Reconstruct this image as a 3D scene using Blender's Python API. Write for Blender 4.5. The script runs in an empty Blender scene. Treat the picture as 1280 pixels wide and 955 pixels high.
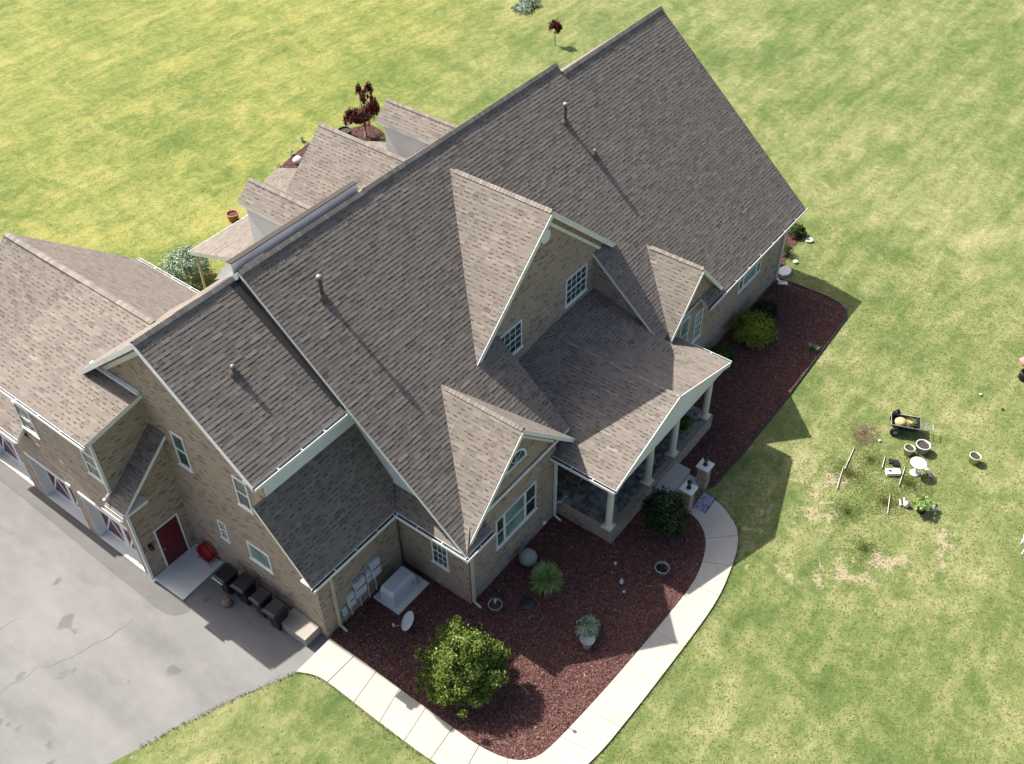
import bpy, bmesh, math, random
import numpy as np
from mathutils import Vector, Matrix
random.seed(7); rng = np.random.default_rng(7)
SC = bpy.context.scene
COL = SC.collection

# ------------------------------------------------------------------ camera
yaw, pitch, roll = math.radians(37.6713), math.radians(43.705), math.radians(-0.6311)
CAM = Vector((-23.9012, -13.7537, 30.416))
d = Vector((math.cos(yaw)*math.cos(pitch), math.sin(yaw)*math.cos(pitch), -math.sin(pitch)))
r0 = Vector((math.sin(yaw), -math.cos(yaw), 0)); u0 = r0.cross(d)
cr, sr = math.cos(roll), math.sin(roll)
rt, up = cr*r0+sr*u0, -sr*r0+cr*u0
cam = bpy.data.objects.new('camera', bpy.data.cameras.new('camera')); COL.objects.link(cam)
M = Matrix((rt, up, -d)).transposed().to_4x4(); M.translation = CAM
cam.matrix_world = M
cam.data.sensor_width = 36.0; cam.data.lens = 36.0*1298.95/1280
cam.data.clip_start = .5; cam.data.clip_end = 2000
SC.camera = cam

# ------------------------------------------------------------------ light
SD = Vector((-.056, .898, 1)).normalized()
w = bpy.data.worlds.new('World'); SC.world = w; w.use_nodes = True
wn = w.node_tree; bg = wn.nodes['Background']; bg.inputs[1].default_value = .112
sky = wn.nodes.new('ShaderNodeTexSky'); sky.sky_type = 'NISHITA'; sky.sun_disc = False
sky.sun_elevation = math.asin(SD.z); sky.sun_rotation = math.atan2(SD.x, SD.y)
sky.air_density = .8; sky.dust_density = 4.0; sky.ozone_density = .5
wn.links.new(sky.outputs[0], bg.inputs[0])
sl = bpy.data.lights.new('sun', 'SUN'); sl.energy = 5.0; sl.angle = math.radians(.5); sl.color = (1, .955, .88)
so = bpy.data.objects.new('sun', sl); COL.objects.link(so)
so.rotation_euler = (-SD).to_track_quat('-Z', 'Y').to_euler(); so.location = (0, 30, 60)
SC.view_settings.view_transform = 'Standard'; SC.view_settings.look = 'None'
SC.view_settings.exposure = 1.06; SC.view_settings.gamma = 1
SC.cycles.max_bounces = 6

# ------------------------------------------------------------------ materials
def nodes(m):
    m.use_nodes = True
    nt = m.node_tree
    return nt, nt.nodes['Principled BSDF']
def N(nt, t, **k):
    n = nt.nodes.new(t)
    for a, b in k.items():
        if a.startswith('i_'):
            key = a[2:]; key = int(key) if key.isdigit() else key.replace('_', ' ')
            n.inputs[key].default_value = b
        else: setattr(n, a, b)
    return n
def ramp(nt, fac, stops):
    r = N(nt, 'ShaderNodeValToRGB'); e = r.color_ramp.elements
    while len(e) < len(stops): e.new(.5)
    for q, (p, c) in zip(e, stops):
        q.position = p; q.color = (*c, 1) if len(c) == 3 else c
    nt.links.new(fac, r.inputs[0]); return r.outputs[0]
def mix(nt, f, a, b, bt='MIX'):
    m = N(nt, 'ShaderNodeMix', data_type='RGBA', blend_type=bt)
    for s, v in ((m.inputs[0], f), (m.inputs[6], a), (m.inputs[7], b)):
        if isinstance(v, (int, float)): s.default_value = v
        elif isinstance(v, tuple): s.default_value = (*v, 1)
        else: nt.links.new(v, s)
    return m.outputs[2]
def noise(nt, co, sc, det=3, rough=.55):
    n = N(nt, 'ShaderNodeTexNoise', i_Scale=sc, i_Detail=det, i_Roughness=rough)
    if co: nt.links.new(co, n.inputs[0])
    return n.outputs[0]
def objco(nt): return N(nt, 'ShaderNodeTexCoord').outputs['Object']
def bump(nt, h, b, st=.3, dist=.02):
    n = N(nt, 'ShaderNodeBump', i_Strength=st, i_Distance=dist)
    nt.links.new(h, n.inputs['Height']); nt.links.new(n.outputs[0], b.inputs['Normal'])
def simple(name, c, rough=.6, var=.15, sc=6, metal=0, bmp=.1, dirt=None):
    m = bpy.data.materials.new(name); nt, b = nodes(m)
    co = objco(nt); n = noise(nt, co, sc)
    lo = tuple(x*(1-var) for x in c); hi = tuple(min(1, x*(1+var)) for x in c)
    col = ramp(nt, n, [(.3, lo), (.7, hi)])
    if dirt:
        n2 = noise(nt, co, sc*.23, 5, .7); f = ramp(nt, n2, [(.5, (0, 0, 0)), (.75, (.6, .6, .6))])
        col = mix(nt, f, col, dirt)
    nt.links.new(col, b.inputs['Base Color']); b.inputs['Roughness'].default_value = rough
    b.inputs['Metallic'].default_value = metal
    if bmp: bump(nt, noise(nt, co, sc*8), b, bmp)
    return m
MT = {}
MT['white'] = simple('white_paint', (.70, .71, .69), .45, .05, 4, bmp=0, dirt=(.45, .45, .43))
MT['trim'] = simple('pale_trim', (.68, .67, .62), .5, .06, 5, bmp=0)
MT['siding'] = simple('siding_vinyl', (.68, .70, .69), .5, .04, 3, bmp=0)
MT['column'] = simple('column_paint', (.62, .58, .47), .5, .06, 5, bmp=0)
MT['downspout'] = simple('downspout_tan', (.50, .45, .35), .45, .05, 4, bmp=0)
MT['black'] = simple('black_plastic', (.012, .013, .015), .4, .3, 9, bmp=.05)
MT['binplastic'] = simple('bin_plastic', (.006, .008, .011), .30, .35, 3, bmp=.08, dirt=(.02, .026, .033))
MT['darkmetal'] = simple('dark_metal', (.03, .03, .035), .45, .2, 9, .6, 0)
MT['ventmetal'] = simple('vent_brown_metal', (.10, .075, .068), .5, .3, 20, .2, 0)
MT['ventcap'] = simple('vent_cap_metal', (.24, .20, .18), .4, .3, 20, .3, 0)
MT['greybox'] = simple('grey_enamel', (.50, .54, .56), .45, .06, 5, bmp=0, dirt=(.3, .31, .3))
MT['pipe'] = simple('pvc_pipe', (.55, .54, .52), .5, .06, 9, bmp=0)
MT['maroon'] = simple('maroon_paint', (.10, .008, .016), .45, .15, 4, bmp=0)
MT['garagemaroon'] = simple('garage_maroon', (.13, .03, .06), .5, .15, 4, bmp=0)
MT['red'] = simple('red_hose', (.30, .012, .01), .4, .3, 12, bmp=.1)
MT['steel'] = simple('steel', (.45, .45, .45), .35, .1, 8, .8, 0)
MT['terracotta'] = simple('terracotta', (.42, .12, .07), .7, .2, 9)
MT['pink'] = simple('pink_clay', (.55, .22, .22), .6, .15, 9)
MT['sage'] = simple('sage_pot', (.42, .47, .32), .6, .12, 12)
MT['mauve'] = simple('mauve_pot', (.48, .44, .46), .6, .12, 12)
MT['greypot'] = simple('grey_pot', (.20, .23, .24), .6, .2, 9)
MT['soil'] = simple('soil', (.04, .03, .02), .95, .3, 20)
MT['stoneball'] = simple('weathered_stone', (.24, .26, .24), .8, .2, 5, dirt=(.12, .14, .11))
MT['wood'] = simple('grey_wood', (.22, .17, .13), .8, .3, 14)
MT['stick'] = simple('pale_stick', (.42, .40, .34), .7, .2, 14)
MT['straw'] = simple('dry_straw', (.42, .30, .15), .9, .4, 20)
MT['twig'] = simple('twigs', (.20, .12, .09), .9, .4, 20)
MT['capstone'] = simple('cap_stone', (.62, .62, .57), .7, .08, 8)
MT['blob'] = simple('dirty_white', (.55, .52, .50), .6, .3, 14)
MT['gutterin'] = simple('gutter_inside', (.10, .10, .10), .6, .2, 6, bmp=0)  # shade inside the gutter trough, put into the colour of its inner faces
MT['shade_dark'] = simple('dark_rake_shade', (.03, .028, .028), .7, .2, 6)  # shade under the main west rake, put into a dark colour
def concrete(name, c, rough=.85):
    m = bpy.data.materials.new(name); nt, b = nodes(m); co = objco(nt)
    n1 = noise(nt, co, .8, 6, .65); n2 = noise(nt, co, 40, 2)
    col = ramp(nt, n1, [(.3, tuple(x*.86 for x in c)), (.7, tuple(min(1, x*1.08) for x in c))])
    col = mix(nt, .18, col, ramp(nt, n2, [(.3, (.35, .33, .3)), (.7, (.8, .8, .76))]), 'MULTIPLY')
    nt.links.new(col, b.inputs['Base Color']); b.inputs['Roughness'].default_value = rough
    bump(nt, n2, b, .15, .01); return m
MT['concrete'] = concrete('walk_concrete', (.40, .375, .32))
MT['landing'] = concrete('landing_concrete', (.60, .61, .56))
MT['stoop'] = concrete('stoop_concrete', (.33, .29, .25))
MT['greyconcrete'] = concrete('step_concrete', (.42, .42, .39))  # grey concrete of the porch steps and the walkway bedding
def glass():
    m = bpy.data.materials.new('window_glass'); nt, b = nodes(m); co = objco(nt)
    n = noise(nt, co, .9, 2)
    nt.links.new(ramp(nt, n, [(.35, (.010, .020, .022)), (.65, (.05, .09, .085))]), b.inputs['Base Color'])
    b.inputs['Roughness'].default_value = .06; b.inputs['Specular IOR Level'].default_value = .6
    return m
MT['glass'] = glass()
def lap():
    m = bpy.data.materials.new('lap_siding'); nt, b = nodes(m); co = objco(nt)
    sx = N(nt, 'ShaderNodeSeparateXYZ'); nt.links.new(co, sx.inputs[0])
    q = N(nt, 'ShaderNodeMath', operation='MULTIPLY'); q.inputs[1].default_value = 1/.13; nt.links.new(sx.outputs[2], q.inputs[0])
    fr = N(nt, 'ShaderNodeMath', operation='FRACT'); nt.links.new(q.outputs[0], fr.inputs[0])
    nt.links.new(ramp(nt, fr.outputs[0], [(0, (.34, .36, .36)), (.14, (.60, .62, .61)), (1, (.64, .66, .65))]), b.inputs['Base Color']); b.inputs['Roughness'].default_value = .5
    return m
MT['lap'] = lap()
def curtain():
    m = bpy.data.materials.new('curtained_glass'); nt, b = nodes(m); co = objco(nt)
    n = noise(nt, co, 1.5, 3)
    nt.links.new(ramp(nt, n, [(.3, (.10, .17, .15)), (.7, (.26, .36, .31))]), b.inputs['Base Color'])
    b.inputs['Roughness'].default_value = .1; return m
MT['curtain'] = curtain()
def brick():
    m = bpy.data.materials.new('tan_brick'); nt, b = nodes(m); co = objco(nt)
    sx = N(nt, 'ShaderNodeSeparateXYZ'); nt.links.new(co, sx.inputs[0])
    g = N(nt, 'ShaderNodeNewGeometry'); sn = N(nt, 'ShaderNodeSeparateXYZ'); nt.links.new(g.outputs['True Normal'], sn.inputs[0])
    ab = N(nt, 'ShaderNodeMath', operation='ABSOLUTE'); nt.links.new(sn.outputs[0], ab.inputs[0])
    gt = N(nt, 'ShaderNodeMath', operation='GREATER_THAN'); gt.inputs[1].default_value = .5; nt.links.new(ab.outputs[0], gt.inputs[0])
    mf = N(nt, 'ShaderNodeMix', data_type='FLOAT'); nt.links.new(gt.outputs[0], mf.inputs[0]); nt.links.new(sx.outputs[0], mf.inputs[2]); nt.links.new(sx.outputs[1], mf.inputs[3])
    cb = N(nt, 'ShaderNodeCombineXYZ'); nt.links.new(mf.outputs[0], cb.inputs[0]); nt.links.new(sx.outputs[2], cb.inputs[1])
    br = N(nt, 'ShaderNodeTexBrick', i_Scale=1.0); br.offset = .5
    br.inputs['Brick Width'].default_value = .215; br.inputs['Row Height'].default_value = .075
    br.inputs['Mortar Size'].default_value = .011; br.inputs['Mortar Smooth'].default_value = .3; br.inputs['Bias'].default_value = 0
    br.inputs['Color1'].default_value = (0, 0, 0, 1); br.inputs['Color2'].default_value = (1, 1, 1, 1); br.inputs['Mortar'].default_value = (.5, .5, .5, 1)
    nt.links.new(cb.outputs[0], br.inputs[0])
    col = ramp(nt, br.outputs[0], [(.0, (.15, .108, .078)), (.07, (.20, .150, .112)), (.12, (.345, .262, .198)), (.6, (.39, .302, .234)), (1, (.445, .355, .28))])
    n1 = noise(nt, co, .7, 4)
    col = mix(nt, .35, col, ramp(nt, n1, [(.3, (.72, .74, .72)), (.7, (1, .97, .92))]), 'MULTIPLY')
    col = mix(nt, br.outputs[1], col, (.225, .19, .15))
    nt.links.new(col, b.inputs['Base Color']); b.inputs['Roughness'].default_value = .85
    bn = N(nt, 'ShaderNodeBump', i_Strength=.6, i_Distance=.012, invert=True); nt.links.new(br.outputs[1], bn.inputs['Height']); nt.links.new(bn.outputs[0], b.inputs['Normal'])
    return m
MT['brick'] = brick()
def attrmat(name, stops, rough=.9, grain=60, gmix=.25, big=None, trans=0, spec=.2):
    """colour picked per piece by the 'tone' attribute, plus fine grain and slow weathering"""
    m = bpy.data.materials.new(name); nt, b = nodes(m); co = objco(nt)
    a = N(nt, 'ShaderNodeAttribute', attribute_name='tone')
    col = ramp(nt, a.outputs['Fac'], stops)
    n = noise(nt, co, grain, 2)
    col = mix(nt, gmix, col, ramp(nt, n, [(.3, (.45, .45, .45)), (.7, (1, 1, 1))]), 'MULTIPLY')
    if big:
        g = N(nt, 'ShaderNodeNewGeometry')
        n2 = noise(nt, g.outputs['Position'], big, 5, .6)
        col = mix(nt, .5, col, ramp(nt, n2, [(.3, (.84, .84, .85)), (.7, (1.0, .99, .96))]), 'MULTIPLY')
    nt.links.new(col, b.inputs['Base Color']); b.inputs['Roughness'].default_value = rough
    b.inputs['Specular IOR Level'].default_value = spec
    if trans:
        t = N(nt, 'ShaderNodeBsdfTranslucent'); nt.links.new(col, t.inputs[0])
        ms = N(nt, 'ShaderNodeMixShader'); ms.inputs[0].default_value = trans
        nt.links.new(b.outputs[0], ms.inputs[1]); nt.links.new(t.outputs[0], ms.inputs[2])
        nt.links.new(ms.outputs[0], nt.nodes['Material Output'].inputs[0])
    return m
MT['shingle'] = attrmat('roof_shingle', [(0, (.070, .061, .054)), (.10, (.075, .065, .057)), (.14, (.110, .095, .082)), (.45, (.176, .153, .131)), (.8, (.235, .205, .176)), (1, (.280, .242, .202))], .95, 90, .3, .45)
MT['ridge'] = attrmat('ridge_shingle', [(0, (.19, .17, .147)), (1, (.29, .258, .222))], .95, 90, .3)
MT['underlay'] = simple('roof_underlay', (.07, .06, .055), .95, .2, 5, bmp=0)
MT['mulch'] = attrmat('red_mulch', [(0, (.042, .021, .019)), (.4, (.105, .050, .043)), (.75, (.185, .092, .077)), (.95, (.24, .13, .105)), (1, (.33, .22, .175))], .9, 30, .3)
MT['bigbush'] = attrmat('shrub_leaf', [(0, (.045, .075, .015)), (.45, (.125, .185, .032)), (.8, (.22, .28, .055)), (1, (.38, .41, .14))], .55, 30, .1, None, .3)
MT['goldbush'] = attrmat('gold_leaf', [(0, (.09, .12, .012)), (.5, (.24, .28, .03)), (1, (.40, .42, .07))], .6, 30, .1, None, .25)
MT['darkbush'] = attrmat('dark_leaf', [(0, (.008, .018, .008)), (.5, (.020, .040, .014)), (.9, (.045, .07, .02)), (1, (.11, .11, .03))], .5, 30, .1, None, .2)
MT['greenleaf'] = attrmat('green_leaf', [(0, (.02, .05, .012)), (.6, (.06, .12, .022)), (1, (.14, .22, .05))], .5, 30, .1, None, .25)
MT['redleaf'] = attrmat('red_leaf', [(0, (.03, .009, .009)), (.5, (.09, .020, .020)), (.85, (.19, .035, .032)), (1, (.32, .08, .06))], .6, 30, .1, None, .2)
MT['daylily'] = attrmat('lily_leaf', [(0, (.07, .14, .025)), (.5, (.24, .36, .09)), (1, (.60, .66, .34))], .5, 30, .1, None, .3)
MT['agave'] = attrmat('agave_leaf', [(0, (.09, .15, .09)), (.5, (.24, .33, .22)), (1, (.50, .56, .42))], .6, 30, .1, None, .15)
MT['grasstuft'] = attrmat('grass_blade', [(0, (.07, .105, .020)), (.4, (.12, .15, .034)), (.7, (.16, .18, .045)), (.9, (.22, .22, .085)), (1, (.28, .255, .14))], .75, 3, .1, .25, .35)

def lawnmat():
    m = bpy.data.materials.new('lawn_grass'); nt, b = nodes(m)
    co = objco(nt); sx = N(nt, 'ShaderNodeSeparateXYZ'); nt.links.new(co, sx.inputs[0])
    # gentle warp so that no patch is round
    wn_ = N(nt, 'ShaderNodeTexNoise', i_Scale=.35, i_Detail=3.0); nt.links.new(co, wn_.inputs[0])
    wa = N(nt, 'ShaderNodeVectorMath', operation='MULTIPLY_ADD'); nt.links.new(wn_.outputs['Color'], wa.inputs[0]); wa.inputs[1].default_value = (3, 3, 0); nt.links.new(co, wa.inputs[2]); wc = wa.outputs[0]
    mp = N(nt, 'ShaderNodeMapping'); mp.inputs['Scale'].default_value = (.22, 1.5, 1); mp.inputs['Rotation'].default_value = (0, 0, .35); nt.links.new(co, mp.inputs[0])
    n0 = noise(nt, co, .06, 3, .5); n1 = noise(nt, wc, .22, 6, .7); n2 = noise(nt, wc, .9, 7, .78); n3 = noise(nt, co, 3.5, 5, .75); n4 = noise(nt, co, 13, 3, .7); n6 = noise(nt, mp.outputs[0], .8, 5, .65)
    def madd(a, k, c=0):
        q = N(nt, 'ShaderNodeMath', operation='MULTIPLY_ADD'); nt.links.new(a, q.inputs[0]); q.inputs[1].default_value = k
        if isinstance(c, (int, float)): q.inputs[2].default_value = c
        else: nt.links.new(c, q.inputs[2])
        return q.outputs[0]
    f = madd(n6, .55, madd(n4, .28, madd(n3, .62, madd(n2, .85, madd(n1, .75, madd(n0, .3, -1.175))))))
    back_ = ramp(nt, f, [(.16, (.062, .098, .016)), (.36, (.100, .135, .022)), (.52, (.163, .178, .038)), (.66, (.228, .222, .054)), (.84, (.26, .24, .10))])
    dry = ramp(nt, f, [(.16, (.048, .084, .019)), (.38, (.084, .120, .030)), (.54, (.138, .160, .050)), (.70, (.208, .206, .084)), (.90, (.29, .262, .145))])
    g = N(nt, 'ShaderNodeMapRange'); g.inputs[1].default_value = 24; g.inputs[2].default_value = 11
    side = madd(sx.outputs[0], -.35, sx.outputs[1]); nt.links.new(side, g.inputs[0])
    col = mix(nt, g.outputs[0], back_, dry)
    # worn, straw coloured ground: ragged patches, most of them round the clutter on the right lawn
    dist = N(nt, 'ShaderNodeVectorMath', operation='DISTANCE'); nt.links.new(co, dist.inputs[0]); dist.inputs[1].default_value = (2.6, -9.0, 0)
    near = N(nt, 'ShaderNodeMapRange'); near.inputs[1].default_value = 6.5; near.inputs[2].default_value = 1.0; nt.links.new(dist.outputs['Value'], near.inputs[0])
    n7 = noise(nt, wc, .6, 6, .72)
    pf = ramp(nt, madd(near.outputs[0], .13, madd(n3, .22, madd(n7, .85, 0))), [(.675, (0, 0, 0)), (.725, (.8, .8, .8))])
    col = mix(nt, pf, col, (.30, .245, .155))
    n8 = noise(nt, wc, .5, 4, .6); gf = ramp(nt, n8, [(.60, (0, 0, 0)), (.68, (.6, .6, .6))])
    col = mix(nt, gf, col, (.070, .105, .026))
    hs = N(nt, 'ShaderNodeHueSaturation', i_Saturation=.92, i_Value=1.0); nt.links.new(col, hs.inputs['Color']); col = hs.outputs[0]
    nt.links.new(col, b.inputs['Base Color']); b.inputs['Roughness'].default_value = .9; b.inputs['Specular IOR Level'].default_value = .1
    bump(nt, n4, b, .5, .06); return m
MT['lawn'] = lawnmat()
def asphalt(name, base, dark):
    m = bpy.data.materials.new(name); nt, b = nodes(m); co = objco(nt)
    mp = N(nt, 'ShaderNodeMapping'); mp.inputs['Scale'].default_value = (1, .35, 1); mp.inputs['Rotation'].default_value = (0, 0, .5); nt.links.new(co, mp.inputs[0])
    n1 = noise(nt, mp.outputs[0], .45, 6, .62); n2 = noise(nt, co, 1.7, 5, .6); n3 = noise(nt, co, 45, 2)
    col = ramp(nt, n1, [(.30, tuple(x*.68 for x in base)), (.50, base), (.70, tuple(x*1.22 for x in base))])
    col = mix(nt, .4, col, ramp(nt, n2, [(.3, (.78, .78, .79)), (.65, (1, 1, 1))]), 'MULTIPLY')
    n4 = noise(nt, co, .9, 3, .55); st = ramp(nt, n4, [(.30, (.7, .7, .7)), (.345, (0, 0, 0))])
    col = mix(nt, st, col, dark)
    col = mix(nt, .3, col, ramp(nt, n3, [(.3, (.62, .62, .62)), (.7, (1, 1, 1))]), 'MULTIPLY')
    nt.links.new(col, b.inputs['Base Color']); b.inputs['Roughness'].default_value = .88
    bump(nt, n3, b, .3, .01); return m
MT['asphalt'] = asphalt('driveway_asphalt', (.168, .164, .157), (.085, .084, .081))
MT['asphalt2'] = asphalt('apron_asphalt', (.122, .117, .111), (.08, .078, .075))
def flag():
    m = bpy.data.materials.new('porch_stone'); nt, b = nodes(m); co = objco(nt)
    v = N(nt, 'ShaderNodeTexVoronoi', i_Scale=4.5); nt.links.new(co, v.inputs[0])
    s = N(nt, 'ShaderNodeSeparateColor'); nt.links.new(v.outputs['Color'], s.inputs[0])
    col = ramp(nt, s.outputs[0], [(0, (.055, .06, .055)), (.5, (.14, .15, .135)), (1, (.27, .27, .24))])
    n = noise(nt, co, 9, 4, .7); col = mix(nt, .6, col, ramp(nt, n, [(.3, (.5, .5, .5)), (.7, (1, 1, 1))]), 'MULTIPLY')
    nt.links.new(col, b.inputs['Base Color']); b.inputs['Roughness'].default_value = .7; return m
MT['porchstone'] = flag()
def matmat():
    m = bpy.data.materials.new('doormat_print'); nt, b = nodes(m); co = objco(nt)
    n = noise(nt, co, 9, 3, .7)
    nt.links.new(ramp(nt, n, [(.3, (.05, .05, .08)), (.45, (.13, .12, .22)), (.55, (.35, .34, .42)), (.65, (.10, .10, .17)), (.75, (.40, .36, .45))]), b.inputs['Base Color']); b.inputs['Roughness'].default_value = .95
    return m
MT['doormat'] = matmat()

# ------------------------------------------------------------------ object helpers
def link(name, me, parent=None):
    o = bpy.data.objects.new(name, me); COL.objects.link(o)
    if parent: o.parent = parent
    return o
def tag(o, label, cat, group=None):
    o['label'] = label; o['category'] = cat
    if group: o['group'] = group
    return o
def thing(name, label, cat, loc=(0, 0, 0), rz=0, group=None):
    o = bpy.data.objects.new(name, None); COL.objects.link(o); o.location = loc; o.rotation_euler = (0, 0, rz)
    o.empty_display_size = .2
    return tag(o, label, cat, group)
class MB:
    def __init__(s): s.v = []; s.f = []; s.m = []; s.sm = []
    def add(s, vs, fs, mi=0, smooth=False):
        n = len(s.v); s.v += [tuple(v) for v in vs]
        for f in fs: s.f.append(tuple(n+i for i in f)); s.m.append(mi); s.sm.append(smooth)
        return s
    def box(s, x0, x1, y0, y1, z0, z1, mi=0):
        x0, x1 = sorted((x0, x1)); y0, y1 = sorted((y0, y1)); z0, z1 = sorted((z0, z1))
        v = [(x, y, z) for z in (z0, z1) for y in (y0, y1) for x in (x0, x1)]
        return s.add(v, [(0, 2, 3, 1), (4, 5, 7, 6), (0, 1, 5, 4), (2, 6, 7, 3), (0, 4, 6, 2), (1, 3, 7, 5)], mi)
    def prism(s, poly, e0, e1, fn, mi=0, mcap=None):
        """poly: 2D points; fn(a,b,e)->3D; extruded between e0 and e1"""
        n = len(poly); v = [fn(a, b, e0) for a, b in poly]+[fn(a, b, e1) for a, b in poly]
        s.add(v, [tuple(range(n))[::-1]], mi if mcap is None else mcap); k = len(s.v)-2*n
        s.f.append(tuple(k+n+i for i in range(n))); s.m.append(mi if mcap is None else mcap); s.sm.append(False)
        for i in range(n):
            j = (i+1) % n; s.f.append((k+i, k+j, k+n+j, k+n+i)); s.m.append(mi); s.sm.append(False)
        return s
    def tube(s, pts, r, n=8, mi=0, cap=True):
        pts = [Vector(p) for p in pts]; rs = r if isinstance(r, (list, tuple)) else [r]*len(pts)
        vs = []; fs = []
        for i, p in enumerate(pts):
            t = (pts[min(i+1, len(pts)-1)]-pts[max(i-1, 0)]).normalized()
            a = t.cross(Vector((0, 0, 1)))
            if a.length < .05: a = t.cross(Vector((0, 1, 0)))
            a.normalize(); b = t.cross(a)
            for k in range(n):
                q = 2*math.pi*k/n; vs.append(p+rs[i]*(math.cos(q)*a+math.sin(q)*b))
        for i in range(len(pts)-1):
            for k in range(n):
                k2 = (k+1) % n; fs.append((i*n+k, i*n+k2, (i+1)*n+k2, (i+1)*n+k))
        s.add(vs, fs, mi, True)
        if cap:
            s.add([vs[k] for k in range(n)], [tuple(range(n))[::-1]], mi); s.add([vs[(len(pts)-1)*n+k] for k in range(n)], [tuple(range(n))], mi)
        return s
    def lathe(s, prof, c=(0, 0, 0), n=20, mi=0):
        vs = []; fs = []
        for r, z in prof:
            for k in range(n):
                q = 2*math.pi*k/n; vs.append((c[0]+r*math.cos(q), c[1]+r*math.sin(q), c[2]+z))
        for i in range(len(prof)-1):
            for k in range(n):
                k2 = (k+1) % n; fs.append((i*n+k, i*n+k2, (i+1)*n+k2, (i+1)*n+k))
        return s.add(vs, fs, mi, True)
    def build(s, name, mats, parent=None, bevel=0):
        me = bpy.data.meshes.new(name); me.from_pydata(s.v, [], s.f)
        if not isinstance(mats, (list, tuple)): mats = [mats]
        for m in mats: me.materials.append(MT[m] if isinstance(m, str) else m)
        me.polygons.foreach_set('material_index', s.m); me.polygons.foreach_set('use_smooth', s.sm)
        bm = bmesh.new(); bm.from_mesh(me); bmesh.ops.recalc_face_normals(bm, faces=bm.faces); bm.to_mesh(me); bm.free()
        o = link(name, me, parent)
        if bevel:
            b = o.modifiers.new('bevel', 'BEVEL'); b.width = bevel; b.segments = 2; b.limit_method = 'ANGLE'
        return o
def fastmesh(name, V, quads, tone=None, mat=None, parent=None, tris=None, kind=None):
    me = bpy.data.meshes.new(name); V = np.asarray(V, np.float32)
    nq = len(quads) if quads is not None else 0; nt_ = len(tris) if tris is not None else 0
    me.vertices.add(len(V)); me.vertices.foreach_set('co', V.ravel())
    li = []; 
    if nq: li.append(np.asarray(quads, np.int32).ravel())
    if nt_: li.append(np.asarray(tris, np.int32).ravel())
    li = np.concatenate(li); me.loops.add(len(li)); me.loops.foreach_set('vertex_index', li)
    st = np.concatenate([np.arange(nq)*4, nq*4+np.arange(nt_)*3]).astype(np.int32); me.polygons.add(nq+nt_)
    me.polygons.foreach_set('loop_start', st)
    me.update(calc_edges=True); me.polygons.foreach_set('use_smooth', [False]*(nq+nt_))
    if tone is not None:
        a = me.attributes.new('tone', 'FLOAT', 'POINT'); a.data.foreach_set('value', np.asarray(tone, np.float32))
    if mat: me.materials.append(MT[mat])
    me.validate()
    o = link(name, me, parent)
    if kind: o['kind'] = kind
    return o

# ================================================================== GROUND
Z1, Z2, Z3 = .004, .008, .012
def sheet(name, poly, z, mat, kind='structure', parent=None, thick=0):
    b = MB()
    if thick: b.prism(poly, z-thick, z, lambda a, c, e: (a, c, e))
    else: b.add([(x, y, z) for x, y in poly], [tuple(range(len(poly)))])
    o = b.build(name, mat, parent)
    if kind: o['kind'] = kind
    return o
def smooth(pts, it=2, closed=True):
    for _ in range(it):
        q = []; n = len(pts)
        for i in range(n if closed else n-1):
            a, b = pts[i], pts[(i+1) % n]
            q += [(.75*a[0]+.25*b[0], .75*a[1]+.25*b[1]), (.25*a[0]+.75*b[0], .25*a[1]+.75*b[1])]
        pts = q if closed else [pts[0]]+q+[pts[-1]]
    return pts
sheet('lawn', [(-260, -260), (320, -260), (320, 320), (-260, 320)], 0, 'lawn')
drive = [(-12.3, 9.9), (-12.3, 3.05), (-13.95, 3.02)]+smooth([(-13.95, 3.02), (-14.93, 3.49), (-15.89, 3.95), (-17.37, 4.53), (-19.54, 5.31), (-24, 6.6), (-40, 9)], 2, False)+[(-40, 40), (-14.0, 40), (-14.0, 9.9)]
rag = []
for i, (x, y) in enumerate(drive):
    rag.append((x, y+(random.uniform(-.05, .05) if 3 < i < len(drive)-3 and x > -30 else 0)))
sheet('driveway', rag, Z1, 'asphalt')
sheet('driveway_apron', [(-13.9, 24), (-14.97, 24), (-14.99, 15.65), (-15.08, 11.55), (-15.1, 8.8)]+smooth([(-15.1, 8.8), (-15.05, 8.1), (-14.74, 7.76), (-14.38, 7.68), (-14.3, 8.1)], 2, False)+[(-13.9, 8.1)], Z2, 'asphalt2')
sheet('landing_slab', [(-14.36, 9.75), (-14.34, 8.19), (-12.4, 8.3), (-12.4, 9.75)], .05, 'landing', thick=.1)

# walkway: bedding sheet with one concrete slab after another on it
outer = [(-13.95, 3.02), (-13.62, 2.4), (-13.58, 1.58), (-13.62, .1), (-13.62, -2.4), (-13.5, -3.6), (-12.9, -5.2), (-11.9, -6.1), (-10.6, -6.5), (-8.5, -6.6), (-6.42, -6.65), (-4.72, -6.68), (-3.5, -6.66), (-2.58, -6.57), (-.91, -6.2), (-.08, -5.79), (.36, -5.24), (.72, -4.5), (.80, -3.85)]
inner = [(-12.36, 3.02), (-12.36, 2.4), (-12.33, 1.54), (-12.36, .46), (-12.36, -2.3), (-12.36, -3.44), (-12.12, -4.49), (-11.65, -5.02), (-10.92, -5.2), (-8.5, -5.42), (-6.42, -5.53), (-4.72, -5.6), (-3.5, -5.62), (-2.69, -5.58), (-1.6, -5.28), (-.97, -4.92), (-.58, -4.45), (-.44, -4.1), (-.42, -3.85)]
def resamp(P, n=160):
    P = np.array(P, float)
    for _ in range(2):
        Q = [P[0]]
        for a, b in zip(P[:-1], P[1:]): Q += [.75*a+.25*b, .25*a+.75*b]
        P = np.array(Q+[P[-1]])
    return P
O_, I_ = resamp(outer), resamp(inner)
walk = sheet('walkway', [tuple(p) for p in O_]+[tuple(p) for p in I_[::-1]], .035, 'greyconcrete', thick=.033)
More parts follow.
